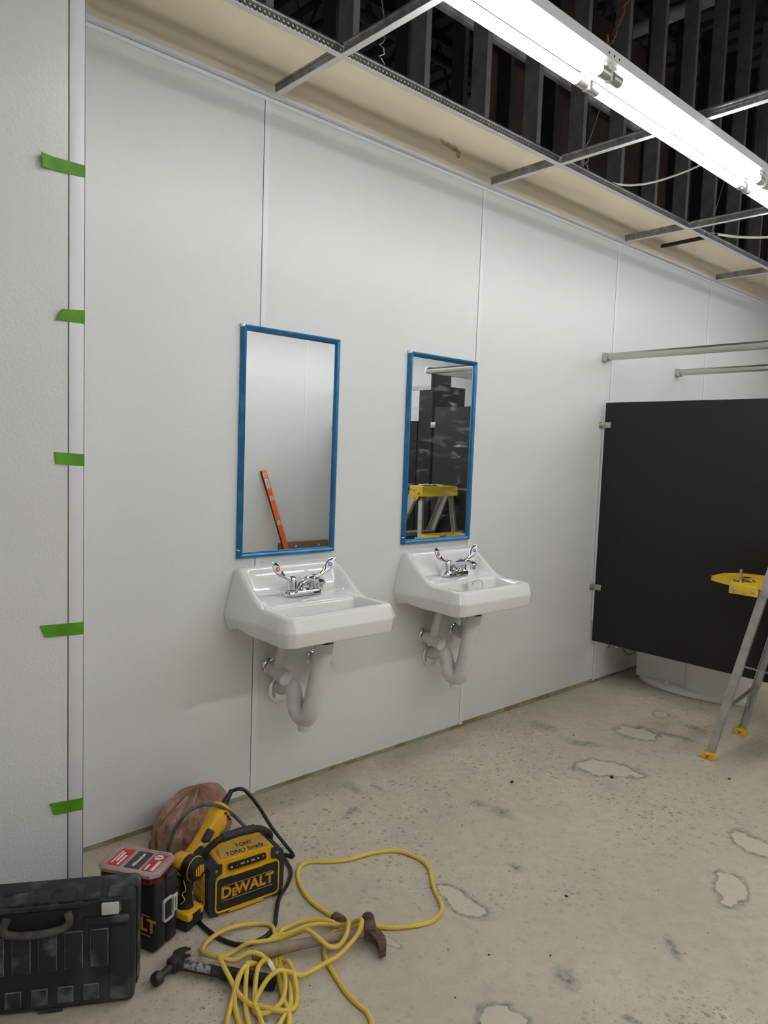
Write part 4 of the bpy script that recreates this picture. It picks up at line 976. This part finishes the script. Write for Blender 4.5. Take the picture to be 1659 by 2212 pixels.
hs = MB().lathe([(.026, -.030), (.031, -.022), (.032, .030), (.030, .048)], 24, M=xl(0)).build('motor_housing', 'dw_yellow', dv)
MB().lathe([(.0322, .012), (.0335, .020), (.033, .046), (.027, .056), (0, .057)], 24, M=xl(0)).build('rear_cap', 'blackplastic', dv)
m = MB()
for i in range(-2, 3): m.box(.0565, .0585, i*.007 - .0018, i*.007 + .0018, .172 - .016 + abs(i)*.003, .172 + .016 - abs(i)*.003)
m.build('vent', 'dw_yellow', dv)
MB().lathe([(.0, -.085), (.012, -.085), (.014, -.060), (.024, -.040), (.027, -.028)], 20, M=xl(0)).build('gear_nose', 'dark_iron', dv)
MB().tube([(.040 + 0*k, .0335*math.cos(2*math.pi*k/24), .172 + .0335*math.sin(2*math.pi*k/24)) for k in range(25)], .0014, 6).build('cap_line', 'dw_yellow', dv)
for s, nm in ((-1, 1), (1, -1)):
    M_ = Matrix.Translation((.000, s*.0325, .172)) @ Matrix.Rotation(R(90), 4, 'X') if s < 0 else Matrix.Translation((.000, s*.0325, .172)) @ Matrix.Rotation(R(180), 4, 'Z') @ Matrix.Rotation(R(90), 4, 'X')
    MB().add_mesh(text_mesh('DEWALT', .014, .0004, .0006), M_).build('lettering', 'ink_black', hs)

# --- jobsite speaker
rx, ry = -.3705, -.523
rdx = thing('jobsite_speaker', 'yellow and black jobsite speaker with carrying handle, beside the brown bag', 'speaker', (rx, ry, 0), R(-6.6))
W2 = .121; DF = -.064
sh = [(-.098, .010), (.098, .010), (.098, .150), (.085, .162), (-.085, .162), (-.098, .150)]
FY = Matrix.Rotation(R(90), 4, 'X')
MB().prism(sh, -.060, .060, M=FY).build('body', 'dw_yellow', rdx)
for s in (-1, 1):
    pr2 = [(s*.090, .002), (s*.114, .006), (s*.121, .030), (s*.123, .120), (s*.116, .146), (s*.098, .158), (s*.080, .156), (s*.080, .128), (s*.100, .122), (s*.100, .030), (s*.086, .018)]
    if s < 0: pr2 = list(reversed(pr2))
    e = MB().prism(pr2, -.062, .066, M=FY, bev=.0).build('end_bumper', 'rubber_dark', rdx)
    MB().box(s*.1225 - .003, s*.1225 + .003, -.040, .044, .030, .125, bev=.002).build('side_panel', 'dw_yellow', e)
    for i in range(3): MB().box(s*.1265 - .002, s*.1265 + .002, -.032, .036, .040 + i*.028, .058 + i*.028, bev=.0015).build('side_slat', 'dw_print', e)
    MB().lathe([(0, 0), (.005, 0), (.004, .002), (0, .002)], 12, M=Matrix.Translation((s*.098, -.0655, .140)) @ FY).build('bolt', 'brushed', e)
go = [(x, y + .068) for x, y in rrect(.206, .108, .014)]; gi = [(x, y + .068) for x, y in rrect(.198, .100, .011)]
MB().band(go, gi, .0, .072, M=FY).build('grille_frame', 'dw_yellow', rdx)
MB().prism(gi, .0, .069, M=FY).build('grille', 'grille_black', rdx)
MB().prism([(-.060, .008), (.055, .008), (.045, .016), (-.050, .016)], .0, .073, M=FY).build('lower_lip', 'dw_yellow', rdx)
MB().prism([(-.050, .116), (.050, .116), (.042, .124), (-.042, .124)], .0, .0715, M=FY).build('upper_lip', 'dw_yellow', rdx)
lm = MB()
for ch, xx, sz in (('D', -.068, .046), ('e', -.0425, .044), ('WALT', .023, .044)):
    lm.add_mesh(text_mesh(ch.upper() if ch == 'e' else ch, sz*(.74 if ch == 'e' else 1), .0014, .0006, 0, 1.02), FACE_NEG_Y((xx, -.0698, .068 - (.006 if ch == 'e' else 0))))
lm.box(-.082, .082, -.0702, -.0692, .0455, .0468).box(-.082, .082, -.0702, -.0692, .0892, .0905).build('lettering', 'dw_print', rdx)
# sloping top with control strip
cp = Matrix.Translation((0, -.061, .140)) @ Matrix.Rotation(R(78), 4, 'X')
MB().prism(rrect(.122, .019, .005), .0, .0055, M=cp).build('control_strip', 'ink_black', rdx)
m = MB()
for i, ch in enumerate(('o', '-', '<<', '>', '>>', '+', '*')):
    m.add_mesh(text_mesh(ch, .011, .0004, .0004), cp @ Matrix.Translation((-.051 + i*.017, 0, .0062)))
m.build('control_symbols', 'symbol_yellow', rdx)
# handle: two arms and a grip bar, leaning back
hp = smooth_path([(-.112, .012, .140), (-.108, .008, .160), (-.085, .004, .182), (-.055, .002, .196), (0, .002, .199), (.055, .002, .196), (.085, .004, .184), (.108, .008, .162), (.112, .012, .142)], 5)
hn = MB().tube(hp, .0105, 10).build('handle', 'blackplastic', rdx)
MB().tube(smooth_path([(-.052, .002, .1975), (0, .002, .2005), (.052, .002, .1975)], 6), .0130, 12).build('grip_sleeve', 'rubber_dark', hn)
MB().prism([(-.078, .0), (.078, .0), (.070, .046), (-.070, .046)], 0, .003, M=Matrix.Translation((0, -.050, .1615)) @ Matrix.Rotation(R(14), 4, 'X')).build('top_tray', 'tray_shaded', rdx)
hw_ = MB().add_mesh(text_mesh('TONO Smalls', .021, .0001, .0003, .15), Matrix.Translation((0, -.042, .1675)) @ Matrix.Rotation(R(14), 4, 'X'))
hw_.add_mesh(text_mesh('TONY', .019, .0001, .0003, -.1), Matrix.Translation((.008, -.020, .1730)) @ Matrix.Rotation(R(14), 4, 'X'))
hw_.build('handwriting', 'ink_black', rdx)

# --- brown plastic bag, crumpled
def crumple(name, m_, loc, rad, seed, amp, flat=True, n=(48, 28)):
    m = MB(); g = bmesh.ops.create_uvsphere(m.bm, u_segments=n[0], v_segments=n[1], radius=1.)['verts']
    for v in g:
        d = v.co.copy(); q = Vector((d.x*1.7 + seed, d.y*1.7, d.z*1.7))
        f = 1 + amp*(noise.noise(q)*.5 - 1.0*(abs(noise.noise(q*1.5)) - .25) - .9*(abs(noise.noise(Vector((q.x*3.0, q.y*3.0, q.z*1.5)))) - .2) - .45*(abs(noise.noise(q*5.5)) - .2))
        p = Vector((d.x*rad[0], d.y*rad[1], d.z*rad[2]))*f
        p.z += rad[2]
        if flat and p.z < rad[2]*.28: p.z = rad[2]*.28 - (rad[2]*.28 - p.z)*.12
        v.co = p
    zmin = min(v.co.z for v in g)
    for v in g: v.co.z -= zmin
    return m.build(name, m_, loc=loc, angle=170)
m = MB(); rows = []; NT, NH = 84, 34
for j_ in range(NH + 1):
    t_ = j_/NH; row = []
    for k in range(NT):
        a = 2*math.pi*k/NT; c_, s_ = math.cos(a), math.sin(a)
        base = (1 - t_**3.2)**.5 if t_ < 1 else 0.
        q = Vector((c_*1.5 + 4.2, s_*1.5, t_*.55)); q2 = Vector((c_*3.6 + t_*.8, s_*3.6 + 9., t_*1.1)); q3 = Vector((c_*7., s_*7. + 2., t_*4. + 5.))
        fold = .22*noise.noise(q) - .34*(abs(noise.noise(q2)) - .22) - .20*(abs(noise.noise(q3)) - .22)
        r_ = base*(1 + fold*(.55 + .9*t_)) + .05*t_*(1 - t_)
        z = .165*t_*(1 + .10*noise.noise(q2 + Vector((3, 3, 0)))) + .022*noise.noise(q3*.8)*t_*t_
        lean = .05*t_*t_*t_
        row.append((.140*r_*c_ + lean, .088*r_*s_ + .035*t_*t_, max(z, .0)))
    rows.append(row)
m.loft(rows, True, True)
bg = m.build('plastic_bag', 'bag_brown', loc=(-.335, -.155, .001), angle=75)
tag(bg, 'crumpled brown plastic bag sitting against the white wall', 'bag')
bt = crumple('plastic_bottle', 'clear_plastic', (-.172, -.315, .001), (.036, .030, .030), 8.2, .30, n=(24, 16))
tag(bt, 'crushed clear plastic bottle on the floor behind the speaker', 'bottle')

# --- corded yellow grinder leaning on the bag
gA, gB = Vector((-.440, -.365, .052)), Vector((-.295, -.300, .172))
gr = thing('corded_grinder', 'yellow corded power tool with a black switch, leaning on the brown bag', 'power tool', (-.40, -.36, 0))
O_ = Vector((-.40, -.36, 0)); gm = frame(gA - O_, gB - O_, (0, 1, 0)); gl = (gB - gA).length
def sect(z, a, b, dx=0, dy=0, p=.8, n=22):
    out = []
    for k in range(n):
        t_ = 2*math.pi*k/n; out.append((dx + a*math.copysign(abs(math.cos(t_))**p, math.cos(t_)), dy + b*math.copysign(abs(math.sin(t_))**p, math.sin(t_)), z))
    return out
MB().loft([sect(-.03, .034, .032), sect(-.01, .038, .035), sect(.03, .038, .035), sect(.06, .033, .031), sect(.10, .031, .029), sect(.125, .032, .030), sect(.140, .038, .034), sect(.158, .039, .034), sect(.164, .033, .030), sect(gl - .020, .034, .031), sect(gl - .014, .038, .033), sect(gl, .030, .027)], M=gm).build('motor_body', 'dw_yellow', gr)
MB().box(-.014, .014, -.040, -.028, .062, .108, bev=.006, M=gm @ Matrix.Rotation(R(-38), 4, 'Z')).build('switch', 'blackplastic', gr)
MB().loft([sect(-.075, .018, .018), sect(-.06, .026, .026), sect(-.03, .029, .028)], M=gm).build('gear_head', 'dark_iron', gr)
MB().band([(x, y) for x, y in [(.034*math.cos(2*math.pi*k/22), .031*math.sin(2*math.pi*k/22)) for k in range(22)]], [(.026*math.cos(2*math.pi*k/22), .024*math.sin(2*math.pi*k/22)) for k in range(22)], gl - .018, gl - .010, M=gm).build('collar', 'blackplastic', gr)
MB().add_mesh(text_mesh('DEWALT', .018, .0003, .0006), gm @ Matrix.Translation((-.004, -.0345, .035)) @ Matrix.Rotation(R(90), 4, 'X') @ Matrix.Rotation(R(90), 4, 'Z')).build('lettering', 'ink_black', gr)
for i in range(3): MB().box(.020 - i*.014, .028 - i*.014, -.0355, -.026, .168 + i*.002, .174 + i*.002, bev=.001, M=gm).build('vent', 'ink_black', gr)
MB().lathe([(.013, gl - .004), (.012, gl + .010), (.008, gl + .055), (.0072, gl + .060)], 14, M=gm).build('strain_relief', 'blackplastic', gr)
tip = gm @ Vector((0, 0, gl + .055)) + O_
bl = [tuple(tip - O_), (tip.x + .020 - O_.x, -.300 - O_.y, tip.z + .010), (-.215 - O_.x, -.315 - O_.y, .205), (-.180 - O_.x, -.34 - O_.y, .150), (-.150 - O_.x, -.37 - O_.y, .085), (-.120 - O_.x, -.41 - O_.y, .030), (-.118 - O_.x, -.46 - O_.y, .008)] + [(x - O_.x, y - O_.y, .0065) for x, y in BLACK_FLOOR]
MB().tube(smooth_path(bl, 6), .0062, 10).build('cord', 'cord_black', gr)
gc = MB().tube(smooth_path([(-.512, -.345, .008), (-.508, -.335, .10), (-.482, -.33, .165), (-.432, -.33, .213), (-.367, -.33, .213), (-.298, -.33, .172), (-.226, -.33, .090), (-.195, -.34, .040), (-.175, -.36, .008)], 7), .0058, 10).build('grey_cord', 'cord_grey')
tag(gc, 'stiff grey cord arching over the yellow power tool and brown bag', 'cord')

# --- yellow extension cord in a loose heap
def layered(L, z0, amp, ph, over=(), low=(0, 0)):
    out = []
    for i, (x, y) in enumerate(L):
        if i < low[0] or i >= len(L) - low[1]: out.append((x, y, .0065)); continue
        z = z0 + amp*(.5 + .5*math.sin(i*.9 + ph))
        for (ax, ay, bx, by, hgt, rad) in over:   # lift where it crosses a handle lying on the floor
            a = Vector((ax, ay)); b = Vector((bx, by)); p = Vector((x, y)); t_ = max(0, min(1, (p - a).dot(b - a)/(b - a).length_squared))
            dd = (p - a.lerp(b, t_)).length
            z = max(z, z0 + hgt*math.exp(-(dd/rad)**2))
        out.append((x, y, z))
    return out
ec = thing('extension_cord', 'yellow extension cord in a loose tangle on the concrete floor', 'cord', (-.35, -.85, 0))
ov = [(-.50, -.812, -.20, -.938, .058, .045), (-.655, -.72, -.50, -.925, .040, .05)]
m = MB()
for L_, z0, am, ph, ovr, low in ((EXT, .0062, .0, 0, (), (0, 0)), (E1, .007, .010, .3, ov, (3, 3)), (E2, .008, .012, 1.1, ov, (3, 3)), (E3, .009, .012, 2.0, ov, (3, 0)), (E4, .0065, .006, 0, ov[1:], (2, 0)), (E5, .0065, .006, 1, ov[1:], (2, 0)), (E6, .0065, .005, 2, ov[1:], (2, 0)), (E7, .0065, .006, 3, (), (3, 0)), (E8, .0065, .006, 4, (), (3, 0))):
    m.tube([(p.x + .35, p.y + .85, p.z) for p in smooth_path(layered(L_, z0, am, ph, ovr, low), 6)], .0062, 9)
m.build('cable', 'cord_yellow', ec)
cx0, cy0 = EXT[0]; ex, ey = -.2139, -.8391
pf = frame((cx0 + .35, cy0 + .85, .0065), (ex + .35, ey + .85, .013))
MB().lathe([(.0065, -.012), (.0085, 0), (.0095, .006), (.0165, .010), (.0175, .026), (.0165, .040), (.015, .046), (0, .0465)], 16, M=pf).build('connector', 'plug_smoke', ec)
MB().lathe([(.0072, -.024), (.0088, -.004), (.0105, .008)], 14, M=pf).build('connector_boot', 'cord_yellow', ec)
wt = MB().box(-.007, .007, -.016, .016, .0, .003, bev=.001).build('cord_tag', 'paper_white', ec, loc=(-.50 + .35, -.905 + .85, .045), rot=(R(50), 0, .4))

# --- hammers
def hammer(name, label, h0, h1, face, claw, zc, hm, im, r0, r1, sticker=False, lift=.001, k=1.):
    O2 = Vector((h0[0], h0[1], 0))
    t = thing(name, label, 'hammer', O2)
    a = Vector((h0[0], h0[1], r0 + lift)) - O2; b = Vector((h1[0], h1[1], zc)) - O2
    n = 14; pts = [a.lerp(b, i/n) for i in range(n+1)]
    rad = [r0*(.90 if i == 0 else (1.0 if i < 3 else (.88 + .04*math.sin(i) if i < 6 else .80 - .02*(i - 6)/8)))*(1 + (r1/r0 - .72)*max(0, (i - 9)/5)*.3) for i in range(n+1)]
    hd = MB().tube(pts, rad, 16).build('handle', hm, t)
    if sticker:
        MB().tube([a.lerp(b, q) + Vector((0, 0, .0018)) for q in (.62, .68, .76, .84, .90)], [rad[9]*1.0]*5, 16).build('sticker', 'sticker_worn', hd)
        MB().tube([a.lerp(b, q) for q in (0, .1, .25, .42, .52)], [r0*1.06, r0*1.12, r0*1.0, r0*1.05, r0*.95], 16).build('grip_sleeve', 'cord_black', hd)
    # head
    f = Vector((*face, zc)) - O2; c = Vector((*claw, zc - .012)) - O2; mid = b.copy()
    ax = (mid - f).normalized(); up = Vector((0, 0, 1)); side = up.cross(ax).normalized()
    L = (mid - f).length
    m = MB().tube([f, f + ax*.004, f + ax*.018, f + ax*.024, f + ax*(L - .018), mid - ax*.012], [.0125*k, .0148*k, .0148*k, .0084*k, .0084*k, .0135*k], 16)
    m.build('striking_face', im, t)
    M_ = Matrix((ax, side, up)).transposed().to_4x4(); M_.translation = mid
    MB().box(-.016*k, .018*k, -.0135*k, .0135*k, -.014*k, .014*k, bev=.005, M=M_).build('eye', im, t)
    # claw: two tapering prongs curving towards the handle
    hdir = (a - b).normalized()
    for s in (-1, 1):
        rings = []
        n2 = 8
        for i in range(n2 + 1):
            q = i/n2
            p = mid.lerp(c, q) + ax*.010*(1 - q) + (hdir*-.020)*math.sin(math.pi*q)*.6
            zz = up*(s*(.0055 + .004*q))
            wv = .0125*k*(1 - .35*q); th = .0068*k*(1 - .62*q)
            d_ = (c - mid).normalized(); nn = up.cross(d_).normalized()
            rings.append([p + zz + nn*wv*x_ + up*(th*.9)*y_ for x_, y_ in ((-1, -1), (1, -1), (1, 1), (-1, 1))])
        MB().loft(rings).build('claw', im, t, angle=50)
    return t
hammer('claw_hammer', 'old claw hammer with a worn wooden handle and rusty head', (-.500, -.812), (-.197, -.938), (-.163, -.890), (-.220, -1.018), .033, 'wood_old', 'rust_iron', .0175, .016, lift=.013, k=1.28)
hammer('claw_hammer', 'claw hammer with a black rubber grip and dark steel head', (-.505, -.925), (-.668, -.708), (-.738, -.735), (-.613, -.672), .024, 'dark_iron', 'dark_iron', .0165, .013, True, k=1.12)

# grit lying on the slab
random.seed(5)
for i, (x, y, s) in enumerate(((.93, -.56, .010), (1.315, -.80, .011), (.42, -1.17, .006), (1.60, -.42, .005), (.15, -1.30, .004), (1.72, -1.13, .007), (.02, -1.19, .004))):
    m = MB().ball((0, 0, s*.4), (s, s*.55, s*.42), u=8, v=6)
    for v in m.bm.verts: v.co *= 1 + .3*noise.noise(v.co*300)
    tag(m.build('floor_chip', 'ink_black', loc=(x, y, 0), rot=(0, 0, i*.9)), 'small black chip of debris lying loose on the concrete floor', 'debris', 'dark chips on the floor')
